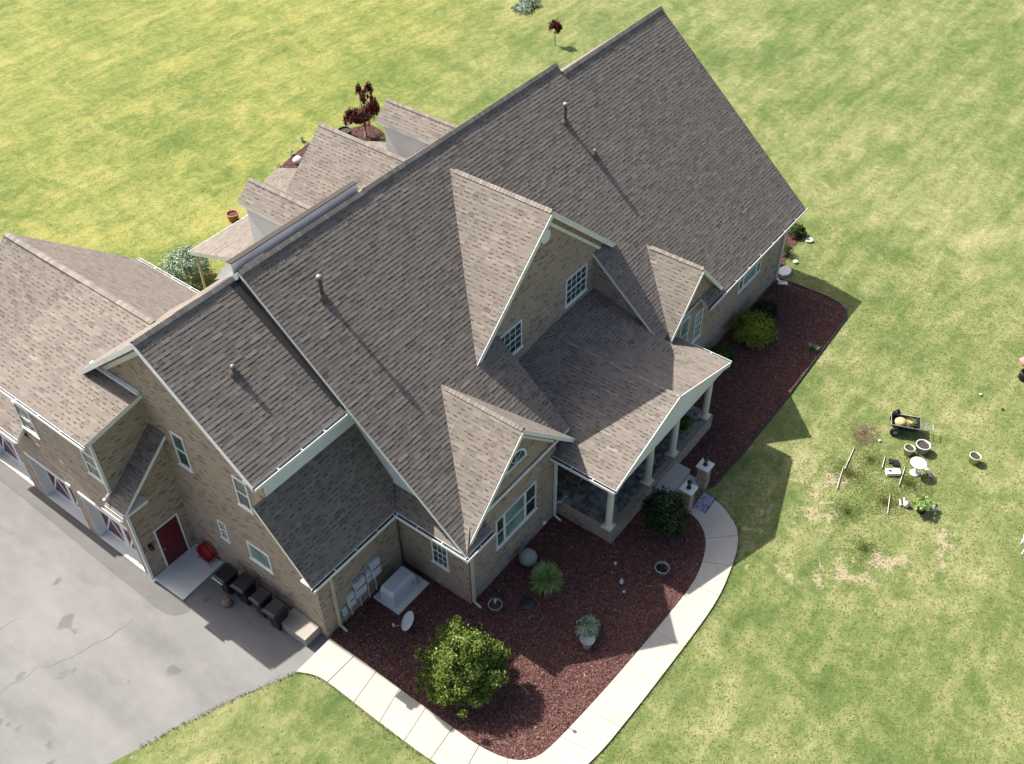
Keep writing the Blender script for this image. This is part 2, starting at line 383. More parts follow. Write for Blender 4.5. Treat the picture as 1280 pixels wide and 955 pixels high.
mid = (O_+I_)/2; cum = np.concatenate([[0], np.cumsum(np.hypot(*np.diff(mid, axis=0).T))])
def at(P, s): return np.array([np.interp(s, cum, P[:, 0]), np.interp(s, cum, P[:, 1])])
L = cum[-1]; cuts = [0.05]; s = 0.05
while s < L-.8:
    s += 1.08 if s < 6.5 else 1.24; cuts.append(min(s, L))
cuts[-1] = L-.01
for a, b in zip(cuts[:-1], cuts[1:]):
    ss = np.linspace(a+.011, b-.011, 7)
    poly = [tuple(at(O_, q)) for q in ss]+[tuple(at(I_, q)) for q in ss[::-1]]
    MB().prism(poly, .036, .055+random.uniform(-.004, .004), lambda x, y, e: (x, y, e)).build('slab', 'concrete', walk, bevel=.008)

# mulch beds
bedW = [(-12.38, 3.02), (-12.33, 1.54), (-12.34, .46), (-12.34, -2.3), (-12.34, -3.44), (-12.1, -4.47), (-11.63, -5.0), (-10.92, -5.17), (-8.5, -5.39), (-6.42, -5.5), (-4.72, -5.57), (-3.5, -5.59), (-2.69, -5.55), (-1.62, -5.25), (-1.0, -4.9), (-.61, -4.43), (-.46, -4.1), (-.44, -3.8), (-.44, -2.3), (-3.3, -2.3), (-3.3, .12), (-8.4, .12), (-8.4, 3.15)]
bedE = [(1.15, -2.3), (1.15, -3.95), (3.58, -4.06), (7.5, -4.05), (12.11, -3.92), (13.6, -3.88), (14.1, -3.65), (14.38, -3.2), (14.5, -2.5), (14.45, -.1), (3.7, -.1), (3.7, -2.3)]
bedN = [(14.3, .0), (15.0, -.1), (15.9, .3), (16.9, .5), (18.2, .4), (18.6, 1.1), (18.2, 2.0), (14.3, 2.6)]
bedR = [(6.2, 25.2), (7.2, 26.0), (8.4, 26.3), (9.9, 26.5), (12, 26), (13.5, 25.2), (13.2, 23.8), (8, 22.4)]
for nm, pl in (('front_mulch_bed', bedW), ('east_mulch_bed', bedE), ('corner_mulch_bed', bedN), ('rear_mulch_bed', bedR)):
    sheet(nm, pl, Z2 if nm != 'corner_mulch_bed' else Z3, simple('mulch_base_'+nm, (.07, .028, .026), .95, .4, 9), thick=0)
def inpoly(P, poly):
    x, y = P[:, 0], P[:, 1]; c = np.zeros(len(P), bool); n = len(poly)
    for i in range(n):
        (x1, y1), (x2, y2) = poly[i], poly[(i+1) % n]
        if y1 == y2: continue
        m = ((y1 > y) != (y2 > y)) & (x < (x2-x1)*(y-y1)/(y2-y1)+x1); c ^= m
    return c
def chips(poly, dens, name, parent=None):
    P = np.array(poly); lo, hi = P.min(0), P.max(0); n = int(dens*(hi-lo).prod())
    Q = rng.uniform(lo, hi, (n, 2)); Q = Q[inpoly(Q, poly)]; n = len(Q)
    a = rng.uniform(0, math.pi*2, n); l = rng.uniform(.02, .055, n); wd = rng.uniform(.008, .022, n)
    z = .014+rng.uniform(0, .03, n); tl = rng.uniform(-.5, .5, n)*l; tw = rng.uniform(-.6, .6, n)*wd
    ca, sa = np.cos(a), np.sin(a); V = np.empty((n, 4, 3))
    for k, (i, j) in enumerate(((-1, -1), (1, -1), (1, 1), (-1, 1))):
        V[:, k, 0] = Q[:, 0]+i*l*ca-j*wd*sa; V[:, k, 1] = Q[:, 1]+i*l*sa+j*wd*ca; V[:, k, 2] = z+i*tl+j*tw
    V[:, :, 2] = np.maximum(V[:, :, 2], .010)
    tone = np.repeat(np.clip(rng.beta(2, 2.6, n)+(rng.random(n) > .985)*.5, 0, 1), 4)
    return fastmesh(name, V.reshape(-1, 3), np.arange(4*n).reshape(-1, 4), tone, 'mulch', parent, kind='stuff')
chips(bedW, 900, 'mulch'); chips(bedE, 900, 'mulch'); chips(bedN, 500, 'mulch'); chips(bedR, 250, 'mulch')
def edging(pts, h=.09):
    b = MB()
    b.tube([(x, y, h*.5) for x, y in pts], .035, 6); return b.build('bed_edging', 'black')
tag(edging([(14.45, -.15), (14.5, -2.5), (14.38, -3.2), (14.1, -3.65), (13.6, -3.88), (12.11, -3.92), (7.5, -4.05), (3.58, -4.06), (1.25, -3.98)]), 'black plastic edging strip between the east mulch bed and the lawn', 'garden edging')

# grass: countless small tufts on the turf near the house, thinning with distance
def tufts():
    n = 130000
    c = np.array([2., 6.]); 
    Q = np.concatenate([rng.uniform((-26, -22), (36, 40), (n*2//3, 2)), rng.uniform((-14, -17), (20, 0), (n//3, 2))])
    keep = np.ones(len(Q), bool)
    house = [(-14.5, 20.4), (-14.5, 9), (-12.4, 9), (-12.4, 3), (-8.4, 3), (-8.4, 0), (14.3, 0), (14.3, 16.6), (8, 20), (-3, 20.2), (-5, 20.4)]
    wk = [tuple(p) for p in O_]+[tuple(p) for p in I_[::-1]]
    for pl in (drive, bedW, bedE, bedN, bedR, wk, house): keep &= ~inpoly(Q, pl)
    Q = Q[keep]; n = len(Q)
    a = rng.uniform(0, 2*math.pi, n); wd = rng.uniform(.012, .035, n); h = rng.uniform(.010, .024, n); ln = rng.uniform(-.09, .09, (n, 2))
    V = np.empty((n, 3, 3)); ca, sa = np.cos(a)*wd, np.sin(a)*wd
    V[:, 0, :2] = Q-np.stack([ca, sa], 1); V[:, 1, :2] = Q+np.stack([ca, sa], 1); V[:, 2, :2] = Q+ln
    V[:, 0, 2] = V[:, 1, 2] = .002; V[:, 2, 2] = h
    # slow variation shared with the turf colour: dry towards the front
    f = .46+.12*np.sin(Q[:, 0]*.7+np.sin(Q[:, 1]*.9))*np.cos(Q[:, 1]*.55+Q[:, 0]*.2)+np.where(Q[:, 1] < 2, .08, 0)+rng.normal(0, .13, n)
    o = fastmesh('grass', V.reshape(-1, 3), None, np.repeat(np.clip(f, 0, 1), 3), 'grasstuft', None, np.arange(3*n).reshape(-1, 3), 'stuff')
tufts()
def verge():
    # longer, unmown grass along the edges of the walk and the drive, and weeds round the clutter on the lawn
    V = []; T = []
    def blade(x, y, h, tn, sp=.05):
        a = rng.uniform(0, 6.283); w_ = rng.uniform(.006, .014); l = rng.uniform(.3, 1.1)*sp; q = rng.uniform(0, 6.283)
        V.extend([(x-math.cos(a)*w_, y-math.sin(a)*w_, .003), (x+math.cos(a)*w_, y+math.sin(a)*w_, .003), (x+l*math.cos(q), y+l*math.sin(q), h)]); T.extend([tn]*3)
    for line, dn in ((O_, 1.0), (np.array(drive[2:20]), .8)):
        for p, q in zip(line[:-1], line[1:]):
            L_ = np.hypot(*(q-p)); nrm = np.array([-(q-p)[1], (q-p)[0]])/max(L_, 1e-6)
            for _ in range(int(L_*95*dn)):
                u = rng.random(); clump = .5+.5*math.sin((p[0]+u*(q[0]-p[0]))*5.3+p[1]*3.1)*math.sin(p[0]*2.1+p[1]*7.7)
                c_ = p+(q-p)*u+nrm*rng.normal(0, .035+.02*clump)
                blade(c_[0], c_[1], rng.uniform(.06, .10), float(np.clip(rng.normal(.18, .15), 0, 1)), .07)
    for (cx_, cy_, r_, n_) in ((5.0, -7.85, .8, 2600), (5.9, -9.9, .75, 2400), (4.5, -9.6, .8, 2600), (7.2, -9.6, .5, 900), (6.2, -8.2, .5, 900), (3.2, -8.6, .6, 1300), (2.0, -9.8, .7, 1300)):
        for _ in range(n_):
            a = rng.uniform(0, 6.283); r = r_*abs(rng.normal(0, .75)); blade(cx_+r*math.cos(a), cy_+r*math.sin(a)*1.1, rng.uniform(.02, .06), float(np.clip(rng.normal(.22, .12), 0, 1)), .08)
    fastmesh('weeds', V, None, T, 'grasstuft', None, np.arange(len(V)).reshape(-1, 3), 'stuff')
verge()
def crack(pts, w_=.02):
    P = [np.array(pts[0], float)]
    for a, b in zip(pts[:-1], pts[1:]):
        a, b = np.array(a, float), np.array(b, float); n = max(2, int(np.hypot(*(b-a))/.25))
        for k in range(1, n+1): P.append(a+(b-a)*k/n+rng.normal(0, .05, 2))
    b_ = MB()
    Lf, Rt = [], []
    for i, p in enumerate(P):
        t = P[min(i+1, len(P)-1)]-P[max(i-1, 0)]; t /= np.hypot(*t); n = np.array([-t[1], t[0]])*w_*rng.uniform(.3, 1)
        Lf.append(p+n); Rt.append(p-n)
    b_.add([(x, y, Z2) for x, y in Lf+Rt], [(i, i+1, len(P)+i+1, len(P)+i) for i in range(len(P)-1)])
    o = b_.build('driveway_crack', 'asphaltdark'); o['kind'] = 'structure'
MT['asphaltdark'] = simple('asphalt_stain', (.105, .105, .10), .8, .2, 6, bmp=0)
crack([(-20.6, 10.2), (-19.0, 9.95), (-18.05, 9.4), (-16.99, 9.1), (-15.86, 8.92)], .018)
crack([(-22.5, 13.6), (-20.4, 12.6), (-18.2, 12.2)], .014)
for (x, y, r) in ((-19.5, 10.18, .22), (-18.63, 9.10, .24), (-18.3, 8.95, .14), (-16.49, 12.4, .2), (-20.6, 8.6, .15)):
    n = 18; pts = [(x+r*math.cos(6.283*k/n)*rng.uniform(.55, 1.1), y+.6*r*math.sin(6.283*k/n)*rng.uniform(.55, 1.1)) for k in range(n)]
    sheet('driveway_stain', pts, Z2, 'asphaltdark')

# ================================================================== HOUSE
H = thing('brick_house', 'large tan brick house with brown shingled gables, front porch and attached garage', 'house')
PM = .858
def Pz(y): return 11.16-PM*(8.13-y)

# ---- shingled roof planes
RS = dict(B=[], V=[], Q=[], T=[], tone=[]); nV = 0
CAND = []
E_ = .145; WID = (.20, .27, .34, .42)
camv = np.array(CAM)
def roofplane(poly, a, b, c, down, thick=.17, slab=True, seam=True, indiv=True):
    """poly in plan (x,y); z=a*x+b*y+c; down = unit plan vector of the fall line"""
    global nV
    dx, dy = down; k = math.hypot(a, b); L_ = math.sqrt(1+k*k)
    S = np.array([-dy, dx, 0.]); T = np.array([-dx/L_, -dy/L_, k/L_]); Nn = np.cross(S, T)
    if Nn[2] < 0: Nn = -Nn
    def P3(s, t):
        h = t/L_; x = S[0]*s-dx*h; y = S[1]*s-dy*h
        return np.array([x, y, a*x+b*y+c])
    st = [(x*S[0]+y*S[1], -(x*dx+y*dy)*L_) for x, y in poly]
    t0 = min(p[1] for p in st); t1 = max(p[1] for p in st); nr = int(math.ceil((t1-t0)/E_-1e-6)); n = len(st)
    if slab:
        MB_slab = MB(); top = [(x, y, a*x+b*y+c) for x, y in poly]; bot = [(x, y, a*x+b*y+c-thick) for x, y in poly]
        MB_slab.add(top, [tuple(range(n))], 0); MB_slab.add(bot, [tuple(range(n))[::-1]], 1)
        for i in range(n):
            j = (i+1) % n; MB_slab.add([top[i], top[j], bot[j], bot[i]], [(0, 1, 2, 3)], 1)
        MB_slab.build('roof', ['underlay', 'white'], H)
    for r in range(nr):
        ta = t0+r*E_; tb = min(ta+E_+.02, t1); tm = (ta+min(ta+E_, t1))/2
        if tm >= t1: break
        xs = []
        for i in range(n):
            (s1, u1), (s2, u2) = st[i], st[(i+1) % n]
            if (u1 > tm) != (u2 > tm):
                g = (s2-s1)/(u2-u1); sm = s1+g*(tm-u1)
                g = max(-4, min(4, g)); xs.append((sm, sm+g*(ta-tm), sm+g*(tb-tm), abs(g) < 1e-6))
        xs.sort()
        for (lm, la, lb, lv), (rm, ra, rb, rv) in zip(xs[::2], xs[1::2]):
            if la > ra-.01: la = ra = (la+ra)/2
            if lb > rb-.01: lb = rb = (lb+rb)/2
            pos = lm-rng.uniform(0, .3); cutsx = []
            while pos < rm:
                pos += WID[rng.integers(4)]; cutsx.append(pos)
            prev = None; edges = [('L', la, lb)]
            lo, hi = max(la, lb), min(ra, rb)
            for q in cutsx:
                if q > lo+.04 and q < hi-.04: edges.append(('M', q, q))
            edges.append(('R', ra, rb))
            for e0, e1 in zip(edges[:-1], edges[1:]):
                lam = rng.random() < .42
                h = (.0115 if lam else .008)+rng.uniform(-.001, .001)
                tn = float(np.clip(rng.normal(.52, .10)+(.03 if lam else 0), .16, 1))
                tj = rng.uniform(-.006, .006) if e0[0] == 'M' else 0
                s0a, s0b, s1a, s1b = e0[1]+(.003 if e0[0] == 'M' else 0), e0[2], e1[1]-(.003 if e1[0] == 'M' else 0), e1[2]
                if e0[0] == e1[0] == 'M' and indiv:
                    wd = e1[1]-e0[1]
                    cpos = P3((e0[1]+e1[1])/2, ta+.07); v = camv-cpos; dist = np.linalg.norm(v)
                    sc = wd*E_*abs(v@Nn)/dist**3
                    CAND.append((sc, len(RS['T']), e0[1], ta, wd, h, tn, (a, b, c, dx, dy), nV))
                Pa, Pb, Pc, Pd = P3(s0a, ta+tj), P3(s1a, ta+tj), P3(s1b, tb), P3(s0b, tb)
                vs = [Pa+Nn*h, Pb+Nn*h, Pc+Nn*.002, Pd+Nn*.002, Pa-Nn*.004, Pb-Nn*.004]
                RS['V'] += vs; m = nV
                RS['Q'] += [(m, m+1, m+2, m+3), (m+4, m+5, m+1, m)]
                RS['T'].append(((m+4, m, m+3), (m+5, m+2, m+1))); RS['tone'] += [tn]*6
                nV += 6
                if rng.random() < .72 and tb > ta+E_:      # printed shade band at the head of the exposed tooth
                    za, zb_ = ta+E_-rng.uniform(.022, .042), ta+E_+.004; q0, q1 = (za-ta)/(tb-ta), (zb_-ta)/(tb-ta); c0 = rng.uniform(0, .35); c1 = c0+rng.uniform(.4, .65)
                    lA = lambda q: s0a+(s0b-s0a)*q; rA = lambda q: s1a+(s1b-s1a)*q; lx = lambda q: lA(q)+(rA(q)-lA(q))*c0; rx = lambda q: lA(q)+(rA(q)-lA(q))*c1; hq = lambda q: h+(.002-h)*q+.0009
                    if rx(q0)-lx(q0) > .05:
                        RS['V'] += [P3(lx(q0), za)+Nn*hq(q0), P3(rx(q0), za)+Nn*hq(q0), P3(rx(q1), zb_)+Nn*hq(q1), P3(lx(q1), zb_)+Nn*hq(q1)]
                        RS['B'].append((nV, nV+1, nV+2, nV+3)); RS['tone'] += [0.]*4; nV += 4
S2 = lambda n: n/math.hypot(*n)
def front(poly, y0, z0, m=PM, **k): roofplane(poly, 0, m, z0-m*y0, (0, -1), **k)   # falls to -y
def back(poly, y0, z0, m=PM, **k): roofplane(poly, 0, -m, z0+m*y0, (0, 1), **k)
def west(poly, x0, z0, m, **k): roofplane(poly, m, 0, z0-m*x0, (-1, 0), **k)        # falls to -x; z0 at x0
def east(poly, x0, z0, m, **k): roofplane(poly, -m, 0, z0+m*x0, (1, 0), **k)

# main front slope (one plane, notched for the porch court and for the front gables)
front([(-9.077, -.42), (-7.75, -.42), (-7.75, .02), (-2.82, .02), (-2.82, 3.25), (3.04, 3.25), (3.04, -.05), (6.25, -.05), (6.25, -.40), (14.96, -.40), (14.96, 7.82), (7.51, 7.82), (7.51, 8.13), (-9.077, 8.13)], 8.13, 11.16)
back([(7.51, 8.13), (-9.077, 8.13), (-9.077, 16.7), (7.51, 16.7)], 8.13, 11.16, indiv=False)
back([(14.96, 7.82), (7.51, 7.82), (7.51, 16.7), (14.96, 16.7)], 7.82, 10.894, indiv=False)
# west section, slightly lower
front([(-12.889, 4.30), (-8.5, 4.30), (-8.5, 8.41), (-12.889, 8.41)], 8.41, 10.83, .82)
back([(-12.889, 8.41), (-8.5, 8.41), (-8.5, 15.0), (-12.889, 12.4)], 8.41, 10.83, .82, indiv=False)
# lean-to under it and its return along the wing
front([(-12.889, 2.60), (-9.05, 2.60), (-8.5, 3.15), (-8.5, 4.60), (-12.889, 4.60)], 2.6, 3.86, 1.22)
west([(-9.05, 2.60), (-9.05, -.42), (-8.42, -.05), (-8.42, 3.2)], -9.05, 3.83, .858)
# gable B (centre)
zB, kB = 10.519, .9015
west([(0, 2.894), (0, 7.38), (-4.281, 2.894)], 0, zB, kB); east([(0, 2.894), (4.281, 2.894), (0, 7.38)], 0, zB, kB)
# gable C (left wing)
west([(-5.875, -.273), (-5.875, 3.12), (-8.82, -.273)], -5.875, 6.857, .99); east([(-5.875, -.273), (-2.90, -.273), (-5.875, 3.12)], -5.875, 6.857, .99)
# gable D
west([(5.564, -.316), (5.564, 2.28), (3.50, -.316)], 5.564, 6.139, 1.08); east([(5.564, -.316), (7.627, -.316), (5.564, 2.28)], 5.564, 6.139, 1.08)
# porch: low gable with a shed cricket behind it
kp = .335; zp = 4.90; xp = .19
west([(xp, -2.57), (xp, 3.1), (-3.5, 3.1), (-3.5, .05), (-3.77, .05), (-3.77, -2.57)], xp, zp, kp)
east([(xp, -2.57), (4.15, -2.57), (4.15, -.02), (3.2, -.02), (3.2, 3.1), (xp, 3.1)], xp, zp, kp)
front([(xp, 2.54), (3.2, -1.28), (3.2, 3.1), (xp, 3.1)], 3.12, 5.06, .265, slab=False)
roofplane([(xp, 2.54), (xp, 3.1), (-3.3, 3.1), (-3.3, .02)], .136, .276, 4.9-.136*xp-.276*2.54, (-.442, -.897), slab=False)
# garage: steep gable with a wide, low-pitched shed dormer to the drive
west([(-14.70, 9.35), (-12.4, 9.35), (-12.4, 10.3), (-14.70, 10.3)], -14.70, 4.05, .86)
west([(-14.70, 15.15), (-10.13, 15.15), (-10.13, 20.5), (-14.70, 20.5)], -14.70, 4.05, .86)
west([(-14.678, 10.0), (-12.30, 10.0), (-12.30, 11.0), (-10.13, 11.0), (-10.13, 15.83), (-14.678, 15.83)], -14.678, 7.03, .1935)
east([(-10.13, 11.0), (-10.13, 20.5), (-5.45, 20.5), (-5.45, 11.5)], -10.13, 7.93, .86)
# rear: gable wing, two dormers, low porch
west([(2.38, 16.64), (2.38, 10.5), (-2.3, 16.64)], 2.38, 8.02, .86); east([(2.38, 16.64), (2.38, 10.5), (7.0, 16.64)], 2.38, 8.02, .86, indiv=False)
def dormer(xr, y, zr=8.02, hw=.78, kk=.80):
    west([(xr, y), (xr, 11), (xr-hw, 11), (xr-hw, y)], xr, zr, kk); east([(xr, y), (xr+hw, y), (xr+hw, 11), (xr, 11)], xr, zr, kk, indiv=False)
    MB().prism([(-hw+.1, 3.0), (hw-.1, 3.0), (hw-.1, zr-kk*(hw-.1)-.19), (0, zr-.22), (-hw+.1, zr-kk*(hw-.1)-.19)], 11, y-.35, lambda p, q, e: (xr+p, e, q)).build('dormer_wall', 'lap', H)
dormer(-2.33, 15.85); dormer(5.6, 15.75)
roofplane([(-3.1, 20.2), (-3.1, 16.6), (1.2, 16.6), (1.2, 20.2)], 0, -.326, 3.0+.326*20.2, (0, 1), indiv=False)
roofplane([(1.2, 19.6), (1.5, 20.3), (2.95, 20.85), (3.5, 19.7), (3.5, 16.7), (1.2, 16.7)], 0, -.1, 4.0+.1*20.8, (0, 1), indiv=False); roofplane([(3.5, 16.7), (3.5, 19.7), (6.3, 20.2), (7.25, 18.9), (7.6, 18.0), (7.6, 16.7)], 0, -.1, 4.0+.1*19.5, (0, 1), indiv=False)

# the 300 shingles that show largest are parts of their own, the rest stays one part
CAND.sort(key=lambda q: -q[0]); PICK = []
seen = 0
for q in CAND:
    cx, cy = 0, 0
    PICK.append(q)
    if len(PICK) >= 300: break
drop = set(q[8] for q in PICK)
Qa = [q for q in RS['Q'] if min(q) not in drop]+RS['B']
Ta = [t for tt in RS['T'] for t in tt if tt[0][1] not in drop]
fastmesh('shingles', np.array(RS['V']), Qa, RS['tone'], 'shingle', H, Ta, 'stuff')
protos = {}
for (_, _, s0, ta, wd, h, tn, (a, b, c, dx, dy), _) in PICK:
    wi = min(range(4), key=lambda i: abs(WID[i]-wd)); ti = min(5, int(tn*6)); hi = h > .01
    if abs(WID[wi]-wd) > .02: wi = -1
    key = (round(wd, 2) if wi < 0 else WID[wi], ti, hi)
    if key not in protos:
        W_ = key[0]-.006; hh = .0135 if hi else .0072
        V = [(0, 0, hh), (W_, 0, hh), (W_, E_+.02, .002), (0, E_+.02, .002), (0, 0, -.004), (W_, 0, -.004)]
        me = bpy.data.meshes.new('shingle'); me.from_pydata(V, [], [(0, 1, 2, 3), (4, 5, 1, 0), (4, 0, 3), (5, 2, 1)])
        at_ = me.attributes.new('tone', 'FLOAT', 'POINT'); at_.data.foreach_set('value', [(ti+.5)/6]*6); me.materials.append(MT['shingle'])
        protos[key] = me
    k = math.hypot(a, b); L_ = math.sqrt(1+k*k); S = Vector((-dy, dx, 0)); T = Vector((-dx/L_, -dy/L_, k/L_)); n_ = S.cross(T)
    hgt = ta/L_; x = S.x*(s0+.003)-dx*hgt; y = S.y*(s0+.003)-dy*hgt
    o = link('shingle', protos[key], H); mm = Matrix((S, T, n_)).transposed().to_4x4(); mm.translation = (x, y, a*x+b*y+c); o.matrix_local = mm

# ridge caps: overlapping folded pieces
def ridgecap(p0, p1, sideA, sideB, wdt=.15, name='ridge_cap'):
    p0, p1 = Vector(p0), Vector(p1); Ln = (p1-p0).length; t = (p1-p0)/Ln; n = int(Ln/.15); V = []; Q = []; tone = []
    A, B = Vector(sideA).normalized(), Vector(sideB).normalized()
    for i in range(n):
        a = p0+t*(i*Ln/n); b = p0+t*((i+1)*Ln/n+.03); tn = rng.uniform(0, 1)
        up0, up1 = Vector((0, 0, .045)), Vector((0, 0, .03)); m = len(V)
        up0 = Vector((0, 0, .065)); up1 = Vector((0, 0, .05)); lift = Vector((0, 0, .06 if abs(A.z) > .4 else .012))
        V += [a+A*wdt+lift, a+up0, a+B*wdt+lift, b+A*wdt+lift*.7, b+up1, b+B*wdt+lift*.7, a+A*wdt-Vector((0, 0, .01)), a+B*wdt-Vector((0, 0, .01)), b+A*wdt-Vector((0, 0, .01)), b+B*wdt-Vector((0, 0, .01))]
        Q += [(m, m+1, m+4, m+3), (m+1, m+2, m+5, m+4), (m, m+3, m+8, m+6), (m+2, m+7, m+9, m+5), (m+6, m+7, m+2, m), ]; tone += [tn]*10
    fastmesh(name, [tuple(v) for v in V], Q, tone, 'ridge', H, kind='stuff')
sf, sb = (0, -1, -PM), (0, 1, -PM)
ridgecap((-3.5, 8.13, 11.17), (7.51, 8.13, 11.17), sf, sb); ridgecap((-9.07, 8.10, 11.15), (-3.5, 8.10, 11.15), sf, sb)
ridgecap((7.51, 7.82, 10.90), (14.96, 7.82, 10.90), sf, sb); ridgecap((-12.889, 8.41, 10.84), (-9.08, 8.41, 10.84), sf, sb)
ridgecap((0, 2.9, zB), (0, 7.1, zB), (1, 0, -.9), (-1, 0, -.9)); ridgecap((-5.875, -.27, 6.857), (-5.875, 2.9, 6.857), (1, 0, -1), (-1, 0, -1), .13)
ridgecap((5.564, -.31, 6.139), (5.564, 2.0, 6.139), (1, 0, -1), (-1, 0, -1), .13); ridgecap((xp, -2.57, zp-.03), (xp, 2.5, zp-.03), (1, 0, -kp), (-1, 0, -kp), .12)
ridgecap((-10.13, 20.5, 7.93), (-10.13, 12.0, 7.93), (1, 0, -.8), (-1, 0, -.19), .17)
ridgecap((2.38, 16.64, 8.03), (2.38, 11.5, 8.03), (1, 0, -.86), (-1, 0, -.86)); ridgecap((-2.33, 15.85, 8.03), (-2.33, 11.5, 8.03), (1, 0, -.8), (-1, 0, -.8), .12); ridgecap((5.6, 15.75, 8.03), (5.6, 11.5, 8.03), (1, 0, -.8), (-1, 0, -.8), .12)

# ---- walls
yz = lambda a, b, e: (e, a, b)
xz = lambda a, b, e: (a, e, b)
def wall(poly, e0, e1, fn, mat='brick', name='wall'): return MB().prism(poly, e0, e1, fn).build(name, mat, H)
wall([(3.11, 0), (3.11, 4.10), (4.62, 5.9), (4.62, 7.45), (8.41, 10.55), (12.3, 7.36), (16.4, 3.9), (16.4, 0)], -12.38, -8.6, yz)
wall([(.073, 0), (.073, 3.95), (8.13, 10.90), (16.4, 3.85), (16.4, 0)], -8.44, -3.54, yz)
wall([(3.4, 0), (3.4, 6.7), (8.13, 10.88), (16.38, 3.83), (16.38, 0)], -3.5, 3.3, yz)
wall([(0, 0), (0, 3.95), (7.82, 10.66), (16.36, 3.35), (16.36, 0)], 3.25, 14.22, yz)
wall([(-8.38, 0), (-3.60, 0), (-3.60, 4.4), (-5.875, 6.66), (-8.38, 4.18)], .07, 2.8, xz)
wall([(-4.0, .5), (4.0, .5), (4.0, 6.70), (0, 10.3), (-4.0, 6.70)], 3.12, 7.0, xz)
wall([(3.85, 0), (7.28, 0), (7.28, 4.05), (5.564, 5.93), (3.85, 4.05)], -.012, 2.0, xz)
wall([(-1.9, 0), (6.6, 0), (6.6, 4.2), (2.38, 7.8), (-1.9, 4.2)], 12, 16.3, xz)
# garage body: brick with three deep door openings on the drive side
doors = [(10.20, 12.89), (13.40, 16.11), (16.81, 19.51)]; DH = 2.42
ys = [9.77]+[q for dd in doors for q in dd]+[20.3]
for i in range(0, len(ys), 2):
    MB().box(-14.36, -13.98 if i else -13.91, ys[i], ys[i+1], 0, 3.3).build('pier', 'brick', H)
MB().box(-14.358, -13.905, 9.772, 20.3, DH, 3.86).build('wall', 'brick', H)
MB().box(-13.92, -5.8, 9.775, 20.3, 0, 3.3).build('wall', 'brick', H)
wall([(-13.97, 3.3), (-14.34, 3.86), (-14.34, 4.18), (-12.36, 5.87), (-12.36, 3.3)], 9.774, 10.3, xz)
wall([(-14.35, 3.87), (-14.35, 6.88), (-12.3, 7.26), (-10.13, 7.72), (-6, 4.1), (-6, 3.3)], 10.2, 15.12, xz)
wall([(-14.0, 3.3), (-14.0, 4.3), (-10.13, 7.6), (-6, 4.1), (-6, 3.3)], 15.15, 20.25, xz)
# white siding below the high rakes
MB().prism([(4.70, 3.95), (.10, 3.95), (.10, 4.07), (8.0, 10.84), (8.0, 8.0), (4.70, 7.0)], -8.475, -8.445, yz).build('siding_panel', 'siding', H)
MB().prism([(-12.36, 6.1), (-8.5, 6.1), (-8.5, 7.50), (-12.36, 7.50)], 4.585, 4.615, xz).build('siding_panel', 'siding', H)
# raised rear fascia behind the western half of the main ridge
MB().prism([(8.42, 10.85), (8.42, 11.29), (8.58, 11.29), (9.5, 10.2)], -9.06, -3.52, yz, 1).build('rear_fascia', ['white', 'white'], H)
MB().prism([(8.41, 11.295), (8.41, 11.33), (8.62, 11.32), (8.62, 11.285)], -9.06, -3.50, yz).build('ridge_flashing', 'shingle', H)

# ---- fascia / rake boards, gutters, downspouts
def board(p0, p1, h, t, mat='white', name='rake_board', off=(0, 0, 0)):
    """vertical board between two points; h down, t thick along off"""
    p0, p1, o = Vector(p0), Vector(p1), Vector(off); v = []
    for p in (p0, p1):
        v += [p, p+o*t, p+o*t-Vector((0, 0, h)), p-Vector((0, 0, h))]
    return MB().add(v, [(0, 1, 2, 3), (4, 7, 6, 5), (0, 4, 5, 1), (1, 5, 6, 2), (2, 6, 7, 3), (3, 7, 4, 0)]).build(name, mat, H)
def rakes(xc, zc, hw, k, y, h=.22, t=.03, mat='trim'):
    for s in (-1, 1):
        board((xc, y-.004, zc-.005), (xc+s*(hw+.02), y-.004, zc-.005-k*(hw+.02)), h, t, mat, off=(0, -1, 0))
rakes(0, zB, 4.281, kB, 2.894, .26); rakes(-5.875, 6.857, 2.95, .99, -.273); rakes(5.564, 6.139, 2.06, 1.08, -.316)
rakes(xp, zp, 3.96, kp, -2.57, .2, .03, 'white')
for s in (-1, 1):   # soffit friezes on the brick under the rakes
    board((0, 3.10, zB-.48), (s*3.7, 3.10, zB-.48-kB*3.7), .16, .02, 'trim', 'frieze_board', (0, -1, 0))
    board((-5.875, .05, 6.857-.42), (-5.875+s*2.15, .05, 6.857-.42-.99*2.15), .12, .02, 'trim', 'frieze_board', (0, -1, 0))
board((-12.90, 8.41, 10.83), (-12.90, 4.28, 7.44), .2, .025, 'white', off=(-1, 0, 0)); board((-12.90, 8.41, 10.83), (-12.90, 12.3, 7.64), .2, .025, 'white', off=(-1, 0, 0))
board((-12.40, 8.41, 10.45), (-12.40, 12.2, 7.38), .2, .02, 'trim', 'frieze_board', (-1, 0, 0))
board((-12.40, 10.0, 7.62), (-12.40, 12.4, 7.62), .13, .12, 'white', 'cornice', (-1, 0, 0))
board((-9.09, 8.13, 11.16), (-9.09, 9.0, 10.41), .25, .03, 'white', off=(-1, 0, 0))
